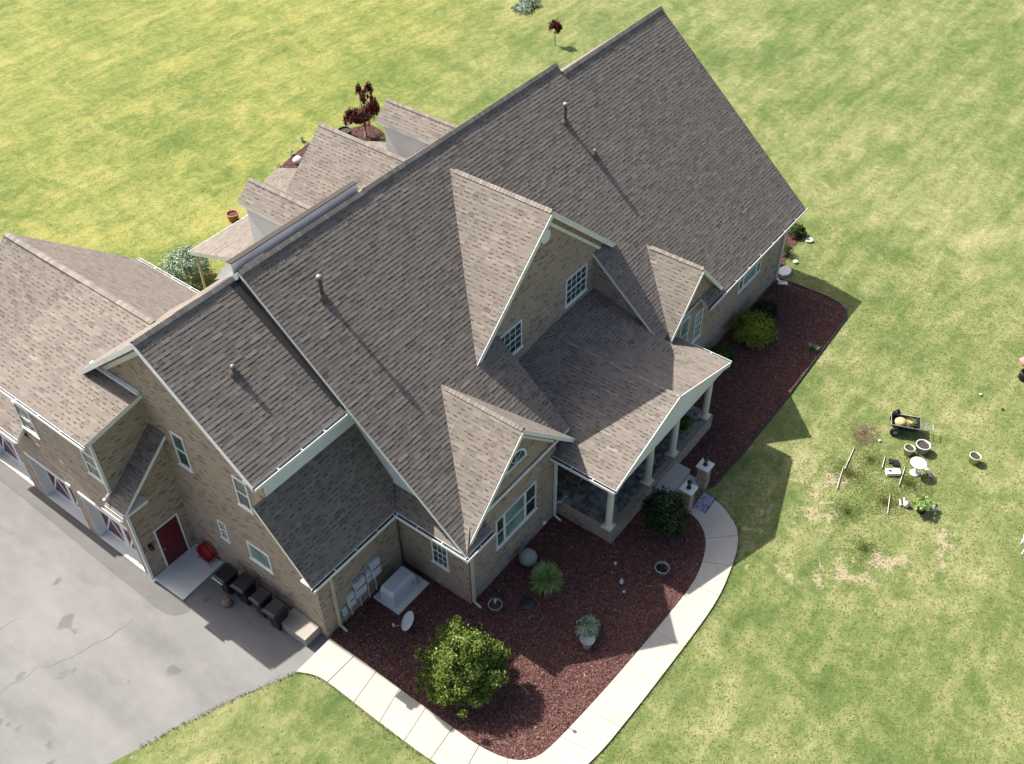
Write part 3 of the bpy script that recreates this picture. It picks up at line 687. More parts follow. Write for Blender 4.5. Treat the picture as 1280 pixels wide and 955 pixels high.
# porch pediment (filled triangle) and entablature beam
MB().prism([(xp-3.8, 3.44), (xp+3.8, 3.44), (xp, 4.70)], -2.45, -2.40, xz).build('pediment', 'siding', H)
MB().box(-3.6, 4.0, -2.44, -2.14, 3.16, 3.44).build('porch_beam', 'trim', H)
MB().box(-3.6, -3.3, -2.14, .05, 3.16, 3.44).build('porch_beam', 'trim', H); MB().box(3.7, 4.0, -2.14, -.03, 3.16, 3.44).build('porch_beam', 'trim', H)
def gutter(p0, p1, out, gw=.13, gh=.11, name='gutter'):
    p0, p1, o = Vector(p0), Vector(p1), Vector(out); up_ = Vector((0, 0, 1)); t = (p1-p0).normalized()
    prof = [(0, 0), (0, -gh), (gw, -gh), (gw, 0.0), (gw-.018, 0.0), (gw-.018, -gh+.015), (.015, -gh+.015), (.015, 0)]
    v = [p0+o*a+up_*b for a, b in prof]+[p1+o*a+up_*b for a, b in prof]; n = len(prof)
    b = MB().add(v, [tuple(range(n))[::-1], tuple(n+i for i in range(n))]+[(i, (i+1) % n, n+(i+1) % n, n+i) for i in range(n)])
    for q in (2+5, 2+6): b.m[q] = 1
    Lg = (p1-p0).length
    for i in range(1, int(Lg/1.2)+1):       # hanger straps
        q = p0+t*(i*Lg/(int(Lg/1.2)+1)); b.add([q+up_*.004, q+t*.03+up_*.004, q+t*.03+o*gw+up_*.004, q+o*gw+up_*.004], [(0, 1, 2, 3)])
    return b.build(name, ['white', 'gutterin'], H)
zE = Pz(-.42)-.03
gutter((6.25, -.41, Pz(-.4)-.03), (14.98, -.41, Pz(-.4)-.03), (0, -1, 0)); gutter((-9.2, -.43, zE), (-7.75, -.43, zE), (0, -1, 0))
gutter((-9.06, -.5, 3.80), (-9.06, 2.62, 3.80), (-1, 0, 0)); gutter((-12.93, 2.59, 3.83), (-9.06, 2.59, 3.83), (0, -1, 0))
gutter((-12.93, 4.29, 7.43), (-9.06, 4.29, 7.43), (0, -1, 0)); gutter((-14.69, 9.98, 7.0), (-14.69, 15.85, 7.0), (-1, 0, 0), .1, .1)
gutter((-14.71, 9.33, 4.02), (-14.71, 10.3, 4.02), (-1, 0, 0)); gutter((-14.71, 15.15, 4.02), (-14.71, 20.5, 4.02), (-1, 0, 0))
gutter((-3.78, -2.6, 3.55), (-3.78, .05, 3.55), (-1, 0, 0)); gutter((4.16, -2.6, 3.55), (4.16, -.03, 3.55), (1, 0, 0))
gutter((-5.44, 11.5, 3.9), (-5.44, 20.5, 3.9), (1, 0, 0)); gutter((-3.1, 20.21, 2.95), (1.2, 20.21, 2.95), (0, 1, 0))
# boxed eave returns
def ret(x0, x1, y0, y1, z0, z1): MB().box(x0, x1, y0, y1, z0, z1).build('eave_return', 'white', H)
ret(-12.87, -12.40, 3.13, 2.66, 3.72, 3.80); ret(-12.87, -12.40, 4.34, 4.78, 7.28, 7.38); ret(-14.66, -13.7, 9.38, 9.76, 3.86, 3.97)
MB().prism([(0, 0), (.86, 0), (0, .82)], -14.66, -13.72, lambda a, b, e: (e, 9.5+a*.001, 3.98+b*.001)).build('eave_return', 'white', H)
def spout(x, y, z1, z0=.05, mat='downspout', kick=(0, -1)):
    b = MB(); b.box(x-.045, x+.045, y-.045, y+.045, z0+.12, z1)
    b.add([(x+kick[0]*a-.045*abs(kick[1]), y+kick[1]*a-.045*abs(kick[0]), z0+.12*(1-a/.3)) for a in (0, .3)]+[(x+kick[0]*a+.045*abs(kick[1]), y+kick[1]*a+.045*abs(kick[0]), z0+.12*(1-a/.3)) for a in (.3, 0)], [(0, 1, 2, 3)])
    o = b.build('downspout', mat, H); return o
spout(-11.82, 3.04, 3.8); spout(-8.36, -.0, 3.75); spout(-3.60, -.0, 3.5, mat='trim'); spout(14.20, -.06, 3.75, mat='trim'); spout(-14.42, 9.70, 3.9, .0, mat='trim', kick=(0, 0)); spout(-14.41, 10.25, 6.9, 4.3, 'trim', (-1, 0))
spout(3.72, -.06, 3.45, mat='trim'); spout(-3.0, 19.9, 2.9)

# ---- windows:  frame (part) > pane, muntin (sub-parts)
def window(ax, c, a0, a1, z0, z1, nx=0, nz=1, grid=None, glass='glass', mull=(), fw=.055, sill=True, arch=False):
    """ax 'x': wall plane x=c facing -x, spans y a0..a1;  ax 'y': wall plane y=c facing -y, spans x a0..a1"""
    def bx(b, u0, u1, w0, w1, o0, o1, mi=0):
        if ax == 'x': b.box(c-o1, c-o0, u0, u1, w0, w1, mi)
        else: b.box(u0, u1, c-o1, c-o0, w0, w1, mi)
    b = MB()
    bx(b, a0, a1, z1-fw, z1, .001, .045); bx(b, a0, a1, z0, z0+fw, .001, .05); bx(b, a0, a0+fw, z0+fw, z1-fw, .001, .045); bx(b, a1-fw, a1, z0+fw, z1-fw, .001, .045)
    if sill: bx(b, a0-.05, a1+.05, z0-.06, z0-.001, .001, .075)
    fr = b.build('window', 'white', H)
    edges = [a0+fw]+[q for m in mull for q in (m-.05, m+.05)]+[a1-fw]
    for m in mull:
        bb = MB(); bx(bb, m-.05, m+.05, z0+fw, z1-fw, .001, .044); bb.build('mullion', 'white', fr)
    for i in range(0, len(edges), 2):
        l, r = edges[i], edges[i+1]; g = MB(); bx(g, l, r, z0+fw, z1-fw, .002, .016)
        gl = glass if isinstance(glass, str) else glass[i//2]
        g.build('pane', gl, fr)
        bars = MB(); zm = (z0+z1)/2
        if nz: bx(bars, l, r, zm-.025, zm+.025, .016, .036)
        if grid:
            gx, gz = grid
            for q in range(1, gx): bx(bars, l+(r-l)*q/gx-.011, l+(r-l)*q/gx+.011, z0+fw, z1-fw, .016, .028)
            for q in range(1, gz):
                zz = z0+fw+(z1-z0-2*fw)*q/gz
                if abs(zz-zm) > .05 or not nz: bx(bars, l, r, zz-.011, zz+.011, .0165, .027)
        if bars.v: bars.build('muntin', 'white', fr)['kind'] = 'stuff'
    return fr
xW = -12.38
window('x', xW, 8.34, 8.95, 4.95, 6.48); window('x', xW, 5.45, 6.08, 4.95, 6.30)
window('x', xW, 7.40, 7.79, 1.95, 2.87, grid=(2, 4)); window('x', xW, 5.28, 6.34, 1.92, 2.82, nz=0, glass='curtain')
window('x', -14.35, 14.08, 15.0, 4.56, 5.8, grid=(2, 1)); window('x', -14.35, 10.45, 11.2, 4.75, 5.88)
window('x', -8.44, .97, 1.68, 1.28, 2.63, grid=(3, 4))
window('y', .07, -7.0, -4.73, 1.65, 3.13, mull=(-6.55, -5.37), glass=('glass', 'curtain', 'glass'))
window('y', 3.12, 1.25, 2.62, 5.42, 6.67, grid=(4, 4)); window('y', 3.12, -2.85, -1.48, 5.42, 6.67, grid=(4, 4))
window('y', -.012, 4.82, 5.52, 1.95, 3.75, glass='curtain'); window('y', -.012, 6.04, 6.68, 1.9, 3.38, grid=(3, 4), glass='curtain')
window('y', 0, 9.98, 11.97, 1.98, 3.10, mull=(10.35, 11.6), glass=('glass', 'curtain', 'glass'))
# half-round window in the left gable
b = MB(); cx, cz, R_ = -5.875, 5.05, .56; arc = [(cx+R_*math.cos(q), cz+R_*math.sin(q)) for q in np.linspace(0, math.pi, 15)]
for (p, q) in zip(arc[:-1], arc[1:]):
    ip = (cx+(p[0]-cx)*.86, cz+(p[1]-cz)*.86); iq = (cx+(q[0]-cx)*.86, cz+(q[1]-cz)*.86)
    b.prism([p, q, iq, ip], .02, .069, xz)
b.box(cx-R_, cx+R_, .0, .069, cz-.06, cz); hr = b.build('window', 'white', H)
MB().prism([(cx+(p-cx)*.86, cz+(q-cz)*.86) for p, q in arc], .055, .069, xz).build('pane', 'glass', hr)
mb = MB()
for q in (45, 90, 135): q = math.radians(q); mb.tube([(cx, .045, cz), (cx+R_*.86*math.cos(q), .045, cz+R_*.86*math.sin(q))], .012, 4)
mb.build('muntin', 'white', hr)['kind'] = 'stuff'
# round louvre at the apex of the centre gable
MB().tube([(-.12, 3.118, 9.45), (-.12, 3.06, 9.45)], .26, 24).build('gable_vent', 'white', H)

# ---- garage doors: white X-braced leaves over maroon panels, four per door
for (a0, a1) in doors:
    d_ = MB().box(-13.981, -13.95, a0, a1, .03, DH).build('garage_door', 'garagemaroon', H)
    xf = -13.985; n = 4; wl = (a1-a0)/2
    t = MB()
    t.box(xf-.03, xf, a0, a1, DH-.14, DH-.001); t.box(xf-.03, xf, a0, a1, .03, .15)
    t.box(xf-.03, xf, a0, a0+.1, .15, DH-.14); t.box(xf-.03, xf, a1-.1, a1, .15, DH-.14); t.box(xf-.032, xf, (a0+a1)/2-.09, (a0+a1)/2+.09, .15, DH-.14)
    t.build('door_trim', 'white', d_)
    for k in range(2):
        l, r = a0+k*wl+.1, a0+(k+1)*wl-.1
        for s in (0, 1):
            p, q = (l, .15), (r, .98)
            if s: p, q = (l, .98), (r, .15)
            w_ = .085
            for (zz0, zz1) in ((.15, DH-.14),):
                pz, qz = (zz0, zz1) if not s else (zz1, zz0)
                MB().add([(xf-.02-s*.003, l, pz-w_), (xf-.02-s*.003, r, qz-w_), (xf-.02-s*.003, r, qz+w_), (xf-.02-s*.003, l, pz+w_), (xf, l, pz-w_), (xf, r, qz-w_), (xf, r, qz+w_), (xf, l, pz+w_)], [(0, 1, 2, 3), (0, 4, 5, 1), (2, 6, 7, 3), (4, 7, 6, 5)]).build('cross_brace', 'white', d_)
    MB().box(-14.36, -13.985, a0, a1, .0, .03).build('door_sill', 'landing', H)
    for yy in (a0, a1):
        MB().box(-14.365, -13.99, yy-.012 if yy == a0 else yy-.014, yy+.014 if yy == a0 else yy+.012, .03, DH).build('door_jamb', 'trim', H)
    MB().box(-14.40, -14.361, a0-.03, a1+.03, DH-.01, DH+.13).build('lintel', 'trim', H)
# side door
dd = MB().box(-13.70, -12.79, 9.755, 9.774, .05, 2.03).build('door', 'maroon', H)
MB().box(-13.76, -13.70, 9.735, 9.776, .05, 2.09).build('door_frame', 'white', dd); MB().box(-12.79, -12.73, 9.735, 9.776, .05, 2.09).build('door_frame', 'white', dd); MB().box(-13.70, -12.79, 9.735, 9.776, 2.03, 2.09).build('door_frame', 'white', dd)
MB().tube([(-13.62, 9.755, 1.0), (-13.62, 9.68, 1.0)], [.03, .035], 8).build('door_handle', 'steel', dd)
for zc in (.5, 1.25): MB().box(-13.58, -12.9, 9.748, 9.7551, zc-.25, zc+.35).build('door_panel', 'maroon', dd, .01)
lm = MB().box(-14.12, -14.0, 9.72, 9.77, 1.5, 1.68); lm.lathe([(.001, .02), (.07, .0), (.09, -.16), (.05, -.22), (.001, -.22)], (-14.06, 9.64, 1.66), 8); lm.build('wall_lamp', 'darkmetal', H)
# front door and windows inside the porch, in its shade
MB().box(-.6, .6, 3.09, 3.13, .75, 2.95).build('front_door', 'maroon', H); MB().box(-1.0, -.65, 3.09, 3.13, .8, 2.95).build('sidelight', 'glass', H); MB().box(.65, 1.0, 3.09, 3.13, .8, 2.95).build('sidelight', 'glass', H)

# ---- porch deck, steps and columns
MB().box(-3.36, 3.95, -2.36, 3.11, 0, .735).build('porch_base', 'brick', H)
MB().box(-3.30, 3.88, -2.12, 3.10, .734, .746).build('porch_floor', 'porchstone', H)
MB().box(-3.37, 3.96, -2.37, -2.12, .735, .75).build('porch_kerb', MT['brick'], H)
for x in (-3.244, -.601, 1.188, 3.691):
    c = MB().lathe([(.135, 0), (.135, .4), (.128, 1.4), (.112, 2.3)], (x, -2.12+.0, .86), 20).build('column', 'column', H)
    p = MB().box(x-.2, x+.2, -2.32, -1.92, .747, .81); p.lathe([(.185, .81), (.19, .84), (.15, .87), (.137, .87)], (x, -2.12, 0), 20); p.build('plinth', 'column', c)
    p = MB().lathe([(.113, 3.05), (.15, 3.08), (.15, 3.1)], (x, -2.12, 0), 20); p.box(x-.17, x+.17, -2.29, -1.95, 3.1, 3.158); p.build('capital', 'column', c)
MB().box(-.52, 1.12, -3.02, -2.375, .0, .50).build('step', 'greyconcrete', H, .01)
MB().box(-.44, 1.06, -3.55, -3.025, .0, .27).build('step', 'greyconcrete', H, .01)
# faucet and flood light on the wing's front wall, conduits
MB().lathe([(.001, 0), (.06, .01), (.09, .1), (.0, .1)], (-4.34, -.06, .45), 12).build('flood_light', 'white', H)
b = MB().tube([(-3.7, -.05, .95), (-3.42, -.2, .95)], .015, 6); b.tube([(-3.42, -.2, .95), (-3.3, -.25, 1.15), (-3.25, -.3, 1.1)], .012, 6); b.build('faucet', 'white', H)
for (x0, x1, z0, z1) in ((-10.15, -9.72, .95, 1.80), (-10.40, -10.20, 1.0, 1.55), (-10.98, -10.47, .72, 1.55), (-11.33, -11.03, .60, 1.28)):
    m_ = MB().box(x0, x1, 2.965, 3.105, z0, z1).build('meter_box', 'greybox', H, .02)
    MB().box(x0+.04, x1-.04, 2.95, 2.964, z0+(z1-z0)*.52, z0+(z1-z0)*.56).build('slot', 'darkmetal', m_)
    MB().tube([((x0+x1)/2-.03, 3.07, z0), ((x0+x1)/2-.03, 3.07, .02)], .024, 8).build('conduit', 'pipe', m_)
for z in (.62, .40): MB().box(-11.62, -11.42, 3.02, 3.105, z, z+.17).build('meter_box', 'greybox', H, .01)
MB().tube([(-11.52, 3.06, .4), (-11.52, 3.06, .02)], .02, 6).build('conduit', 'pipe', H)

MB().prism([(4.36, 7.32), (8.10, 10.30), (8.10, 10.97), (4.36, 7.76)], -9.07, -9.0, yz).build('rake_shade', 'shade_dark', H)  # dark panel added as the shade below the main west rake
MB().add([(-9.0, 4.5, 7.64), (-9.18, 4.5, 7.64), (-9.36, 8.3, 10.76), (-9.0, 8.3, 10.76)], [(0, 1, 2, 3)]).build('rake_shade', 'shade_dark', H)  # tapered dark strip painting the shaded shingles beside the rake
# ---- roof vents (pipe with cap on a flashing)
def vent(x, y, z, hgt, r=.065, capr=.11):
    b = MB().lathe([(.16, -.22), (.16, .03), (.10, .10), (r, .16)], (x, y, z), 14); v = b.build('flashing', 'ventmetal', H)
    MB().lathe([(r, .0), (r, hgt)], (x, y, z), 12).build('vent_pipe', 'ventmetal', v)
    MB().lathe([(.001, hgt+.09), (capr*.7, hgt+.08), (capr, hgt+.03), (capr, hgt-.03), (r, hgt-.04)], (x, y, z), 14).build('vent_cap', 'ventcap', v)
vent(-7.32, 6.537, Pz(6.537), .80); vent(5.984, 6.576, Pz(6.576), .76); vent(6.2, 5.28, Pz(5.28), .20, .05, .065); vent(-11.08, 6.57, 9.32, .26, .055, .08)

# ================================================================== THINGS ROUND THE HOUSE
# wheeled bins
def bin_(x, y, rz, label, lid_open=False, h=1.0):
    t = thing('wheeled_bin', label, 'trash bin', (x, y, Z1), rz, 'wheeled trash bins lined up along the brick wall')
    b = MB(); pr = [(-.24, -.27), (.24, -.27), (.24, .25), (-.24, .25)]; v = []
    for z, s in ((.05, .82), (h*.9, 1.08), (h*.95, 1.16), (h, 1.16)):
        v += [(px*s, py*s, z) for px, py in pr]
    f = [(0, 1, 2, 3)[::-1], (12, 13, 14, 15)]
    for l in range(3):
        for i in range(4): f.append((l*4+i, l*4+(i+1) % 4, l*4+4+(i+1) % 4, l*4+4+i))
    b.add(v, f); b.build('body', 'binplastic', t, .02)
    l = MB(); lv = [(-.31, -.40, h+.005), (.31, -.40, h+.005), (.31, .32, h+.03), (-.31, .32, h+.03), (-.25, -.32, h+.07), (.25, -.32, h+.07), (.25, .24, h+.10), (-.25, .24, h+.10)]
    l.add(lv, [(0, 3, 2, 1), (4, 5, 6, 7), (0, 1, 5, 4), (1, 2, 6, 5), (2, 3, 7, 6), (3, 0, 4, 7)]); l.build('lid', 'binplastic', t, .015)
    MB().tube([(-.27, .37, h-.02), (.27, .37, h-.02)], .018, 8).build('handle', 'binplastic', t)
    for s in (-1, 1): MB().tube([(s*.24, .27, .13), (s*.31, .27, .13)], .13, 16).build('wheel', 'black', t)
    return t
RB = -math.pi/2
B_ = [(-13.02, 7.18, 'black wheeled bin nearest the red hose reel, lid pale at its edge', 1.0), (-12.93, 6.36, 'black wheeled bin second from the hose reel with scuffed flat lid', 1.05), (-12.93, 5.52, 'slimmer black wheeled bin third from the hose reel', 1.0), (-12.98, 4.76, 'black wheeled bin standing next to the concrete stoop', 1.05)]
for i, (x, y, lb, hh) in enumerate(B_):
    tb = bin_(x, y, RB+(0, .06, -.03, .02)[i], lb, h=hh)
    if i == 0: MB().box(-.26, .26, -.425, -.402, .98, 1.01).build('label_strip', 'trim', tb)
    if i == 2: tb.scale = (.9, .95, 1)
# odds and ends by the bins
t = thing('paper_sack', 'small crumpled brown sack on the asphalt in front of the first bins', 'bag', (-13.5, 6.85, Z1))
b = MB().lathe([(.001, 0), (.16, .01), (.19, .12), (.13, .24), (.05, .27), (.001, .22)], (0, 0, 0), 9); b.build('sack', 'twig', t); MB().tube([(.1, .1, .2), (.3, .15, .1), (.4, .05, .04)], .03, 6).build('fold', 'wood', t)
# hose reel with red hose
t = thing('hose_reel', 'round red garden hose coiled on a reel against the brick wall', 'hose reel', (-12.62, 8.85, Z1))
b = MB()
for k in range(16):
    q = k/16; yy = (-.20+.40*q)*.6; R = .34-.02*math.cos(q*9)
    b.tube([(yy, R*math.cos(a), .42+R*math.sin(a)) for a in np.linspace(0, 2*math.pi, 25)], .02, 6, cap=False)
b.build('hose', 'red', t)
for s in (-1, 1):
    b = MB()
    for R in (.36, .12): b.tube([(s*.14, R*math.cos(a), .42+R*math.sin(a)) for a in np.linspace(0, 2*math.pi, 25)], .016, 6, cap=False)
    for a in np.linspace(0, 2*math.pi, 7)[:-1]: b.tube([(s*.14, .1*math.cos(a), .42+.1*math.sin(a)), (s*.14, .36*math.cos(a), .42+.36*math.sin(a))], .012, 5)
    b.build('reel_side', 'red', t)
b = MB().tube([(-.18, -.38, .03), (-.18, -.1, .42), (-.18, .38, .03)], .015, 6); b.tube([(.18, -.38, .03), (.18, -.1, .42), (.18, .38, .03)], .015, 6); b.tube([(-.22, 0, .42), (.22, 0, .42)], .02, 6); b.build('stand', 'red', t)
# concrete stoop
t = thing('concrete_stoop', 'low brown concrete stoop block against the brick wall beside the bins', 'stoop', (-12.72, 4.02, 0))
MB().box(-.34, .33, -.6, .6, 0, .40).build('block', 'stoop', t, .015); MB().box(-.36, .33, -.62, .62, .402, .45).build('top_slab', 'stoop', t, .01)
# generator on its pad
t = thing('standby_generator', 'pale grey standby generator on a concrete pad by the brick corner', 'generator', (-9.60, 2.36, .01))
MB().box(-.68, .94, -.58, .60, 0, .09).build('pad', 'landing', t, .01)
b = MB(); pr = [(-.62, -.33), (.60, -.33), (.60, .30), (-.62, .30)]; v = []
for z, s in ((.10, 1), (.72, .97), (.88, .86)): v += [(x*s, y*s, z) for x, y in pr]
b.add(v, [(3, 2, 1, 0), (8, 9, 10, 11)]+[(l*4+i, l*4+(i+1) % 4, l*4+4+(i+1) % 4, l*4+4+i) for l in range(2) for i in range(4)]); b.build('cabinet', 'greybox', t, .03)
MB().box(-.64, .62, -.345, .315, .10, .16).build('base_rail', 'greybox', t, .01); MB().tube([(.40, -.34, .5), (.40, -.30, .5)], .035, 10).build('lock', 'black', t)
# satellite dish
t = thing('satellite_dish', 'small pale oval satellite dish on a stub mast in the mulch', 'satellite dish', (-10.45, 1.15, .01), math.radians(138))
MB().tube([(0, 0, 0), (0, 0, .38)], .025, 8).build('mast', 'steel', t)
b = MB(); prof = [(r, .35*r*r) for r in np.linspace(0.001, .34, 7)]; vs = []; fs = []; n = 24
Rm = Matrix.Rotation(math.radians(52), 4, 'Y')
for r, h in prof:
    for k in range(n):
        a = 2*math.pi*k/n; v_ = Rm @ Vector((r*math.cos(a)*1.1, r*math.sin(a)*.95, h)); vs.append((v_.x, v_.y, v_.z+.45))
for i in range(len(prof)-1):
    for k in range(n): fs.append((i*n+k, i*n+(k+1) % n, (i+1)*n+(k+1) % n, (i+1)*n+k))
b.add(vs, fs, 0, True); ds = b.build('dish', 'greybox', t); sm_ = ds.modifiers.new('solid', 'SOLIDIFY'); sm_.thickness = .012
MB().tube([(.05, 0, .2), (.5, 0, .32)], .014, 6).build('arm', 'steel', t); MB().tube([(.5, 0, .30), (.52, 0, .42)], [.045, .035], 10).build('receiver', 'blob', t)

# ---- foliage helper: many small leaf faces in lumpy clumps
def leaves(name, parent, c, rad, n, mat, size=(.03, .06), clumps=40, flat=0, seed=1, shell=.55, droop=0, narrow=.5):
    g = np.random.default_rng(seed); c = np.array(c); rad = np.array(rad)
    dv = g.normal(size=(clumps, 3)); dv /= np.linalg.norm(dv, axis=1)[:, None]; dv[:, 2] = np.abs(dv[:, 2])*1.0-.25*(1-flat)
    cc = dv*(shell+(1-shell)*g.random((clumps, 1))**.5)*(.86+.22*g.random((clumps, 1)))
    idx = g.integers(0, clumps, n); cs = g.uniform(.10, .26, clumps)
    p = cc[idx]+g.normal(size=(n, 3))*cs[idx][:, None]*.75
    nn = p/np.maximum(np.linalg.norm(p, axis=1), .2)[:, None]+g.normal(size=(n, 3))*.55; nn /= np.linalg.norm(nn, axis=1)[:, None]
    P = c+p*rad; P[:, 2] = np.maximum(P[:, 2], .03)
    t = np.cross(nn, g.normal(size=(n, 3))); t /= np.linalg.norm(t, axis=1)[:, None]; bt = np.cross(nn, t)
    s = g.uniform(size[0], size[1], n)[:, None]
    V = np.stack([P-t*s, P+bt*s*narrow+nn*s*.15, P+t*s, P-bt*s*narrow+nn*s*.15], 1)
    ct = g.normal(0, .13, clumps); tone = np.clip(.48+ct[idx]+g.normal(0, .17, n), 0, 1)
    o = fastmesh(name, V.reshape(-1, 3), np.arange(4*n).reshape(-1, 4), np.repeat(tone, 4), mat, parent, kind='stuff'); return o
def stems(name, parent, n, h, spread, mat='wood', seed=1, r=.015):
    g = random.Random(seed); b = MB()
    for i in range(n):
        a = g.uniform(0, 2*math.pi); sp = spread*g.uniform(.3, 1)
        b.tube([(0, 0, 0), (math.cos(a)*sp*.3, math.sin(a)*sp*.3, h*.5), (math.cos(a)*sp, math.sin(a)*sp, h*g.uniform(.8, 1))], [r, r*.8, r*.3], 5)
    return b.build(name, mat, parent)
def bush(label, loc, rad, n, mat, size, clumps, seed, name='bush', flat=0, shell=.55, zc=None, st=8):
    t = thing(name, label, 'bush', (loc[0], loc[1], .01)); zc = rad[2]*.75 if zc is None else zc
    leaves('foliage', t, (0, 0, zc), rad, n, mat, size, clumps, flat, seed, shell)
    # dark inner core of twigs so the crown has depth
    stems('stems', t, st, rad[2]*1.3, rad[0]*.6, 'wood', seed)
    return t
bb = bush('large yellow-green shrub at the walkway corner of the front bed', (-10.93, -1.68), (1.02, 1.02, 1.15), 26000, 'bigbush', (.030, .065), 80, 3, flat=0, shell=.66, zc=1.1, st=26)
for k_, (lx_, ly_, lz_, lr_) in enumerate(((-.8, -.6, .95, .62), (-.1, -.9, .6, .6), (.95, -.15, .8, .42), (-.9, .6, .7, .5), (.3, .9, 1.2, .5), (.35, -.3, 2.0, .5), (.8, .35, .9, .55), (.2, -.95, 1.25, .5), (-.5, .8, 1.3, .55), (.7, -.6, 1.5, .45), (-.2, .1, 2.15, .5), (-1.0, .1, .8, .45))):
    leaves('foliage', bb, (lx_, ly_, lz_), (lr_, lr_, lr_*.9), 2500, 'bigbush', (.030, .065), 14, 0, 90+k_, .5)
leaves('shoots', bb, (.55, .85, 1.6), (.45, .45, .6), 1500, 'bigbush', (.03, .06), 26, 0, 5, .3)
bush('rounded golden-green shrub in the east bed against the brick wall', (9.75, -1.10), (.88, .85, .75), 11000, 'goldbush', (.03, .055), 80, 11, shell=.7)
bush('dull dark green shrub beyond the golden one, near the house corner', (11.3, -.85), (.62, .55, .55), 5000, 'darkbush', (.03, .06), 50, 12)
bush('small bright green shrub beside the porch end', (7.55, -.75), (.55, .5, .48), 4500, 'greenleaf', (.03, .06), 40, 13)
bush('tall dark evergreen shrub between the porch and the curve of the walk', (-1.85, -3.60), (.74, .74, 1.15), 17000, 'darkbush', (.035, .075), 46, 14, shell=.45, zc=1.12, st=26)
bush('feathery pale green shrub behind the garage', (-2.3, 22.2), (1.0, 1.1, 1.0), 7000, 'agave', (.04, .08), 60, 15)
bush('little round green shrub by the stone at the far house corner', (18.0, .75), (.42, .42, .4), 1800, 'greenleaf', (.04, .07), 24, 16)
# red leaved tree behind the house
t = thing('red_leaved_tree', 'dark red leaved small tree behind the rear gables', 'tree', (12.3, 24.4, 0))
gr = random.Random(4); tr = MB().tube([(0, 0, 0), (.05, 0, .8), (0, .05, 1.3)], [.09, .07, .06], 8)
tr.build('trunk', 'wood', t)
tips = []
for i in range(11):
    a = i*2.4; sp = gr.uniform(.45, 1.1); hh = gr.uniform(1.4, 2.9); tips.append((math.cos(a)*sp, math.sin(a)*sp, hh))
    MB().tube([(0, 0, .9), (math.cos(a)*sp*.5, math.sin(a)*sp*.5, hh*.6), tips[-1]], [.04, .03, .012], 6).build('branch', 'wood', t)
for i, tp in enumerate(tips): leaves('foliage', t, (tp[0]*.9, tp[1]*.9, tp[2]-.25), (.27, .27, .58), 650, 'redleaf', (.04, .08), 11, 0, 40+i, .3)
leaves('foliage', t, (0, 0, 1.2), (.7, .7, .7), 1500, 'redleaf', (.04, .08), 34, 0, 60, .3)
t = thing('red_sapling', 'thin red leaved sapling alone on the far lawn', 'tree', (27.8, 22.4, 0))
MB().tube([(0, 0, 0), (0, 0, 1.5)], [.035, .02], 6).build('trunk', 'wood', t); leaves('foliage', t, (0, 0, 1.15), (.38, .38, .62), 1100, 'redleaf', (.05, .09), 22, 0, 21, .3)
# brush piles
t = thing('brush_pile', 'low pile of cut brush at the far edge of the lawn', 'brush pile', (31.2, 27.2, 0))
leaves('branches', t, (0, 0, .15), (1.3, .8, .35), 2600, 'agave', (.04, .10), 40, 0, 22, .2); stems('sticks', t, 12, .4, 1.6, 'wood', 4, .02)
t = thing('twig_heap', 'reddish brown heap of pulled twigs on the lawn beside the garden cart', 'twig pile', (7.25, -7.45, 0)); b = MB(); g = random.Random(9)
for i in range(260):
    a = g.uniform(0, 6.28); r = .62*math.sqrt(g.random()); x, y = r*math.cos(a), r*math.sin(a)*.8; q = g.uniform(0, 6.28); l = g.uniform(.1, .3)
    b.tube([(x, y, .02+g.random()*.16), (x+l*math.cos(q), y+l*math.sin(q), .02+g.random()*.18)], .005, 3, cap=False)
b.build('twigs', 'twig', t)['kind'] = 'stuff'

# ---- lily clump, stone ball, pots, urn
def strap(name, parent, n, L0, mat, seed, w=.018, z0=.02, up=.9, c=(0, 0, 0)):
    g = np.random.default_rng(seed); V = []; Q = []; T = []
    for i in range(n):
        a = g.uniform(0, 2*math.pi); l = L0*g.uniform(.6, 1.1); tn = float(np.clip(g.normal(.55, .25), 0, 1)); q = g.uniform(.35, 1.0); m = len(V)
        px, py = -math.sin(a)*w, math.cos(a)*w
        for k in range(5):
            f = k/4; rr = l*f*(.45+.55*q); zz = z0+l*up*(f*(1.35-q)-.75*f*f*q*.9+f*.2); ww = (1-f*.85)
            V += [(c[0]+math.cos(a)*rr-px*ww, c[1]+math.sin(a)*rr-py*ww, c[2]+max(zz, .01)), (c[0]+math.cos(a)*rr+px*ww, c[1]+math.sin(a)*rr+py*ww, c[2]+max(zz, .01))]; T += [tn, tn]
        for k in range(4): Q.append((m+2*k, m+2*k+1, m+2*k+3, m+2*k+2))
    return fastmesh(name, V, Q, T, mat, parent, kind='stuff')
t = thing('daylily_clump', 'round clump of striped strap leaves beside the stone ball', 'plant', (-6.15, -1.45, .02)); strap('leaves', t, 1500, .66, 'daylily', 3, .017, .05, 1.15); leaves('foliage', t, (0, 0, .2), (.5, .5, .22), 1800, 'daylily', (.03, .08), 50, 1, 4, .4, narrow=.22)
t = thing('stone_ball', 'weathered grey-green stone ball on the mulch below the triple window', 'garden ball', (-5.85, -.45, .02))
MB().lathe([(.33*math.sin(q), .33-.33*math.cos(q)) for q in np.linspace(.001, math.pi-.001, 18)], (0, 0, 0), 28).build('ball', 'stoneball', t)
MB().lathe([(.16, 0), (.14, .04), (.10, .05)], (0, 0, -.01), 16).build('foot', 'stoneball', t)
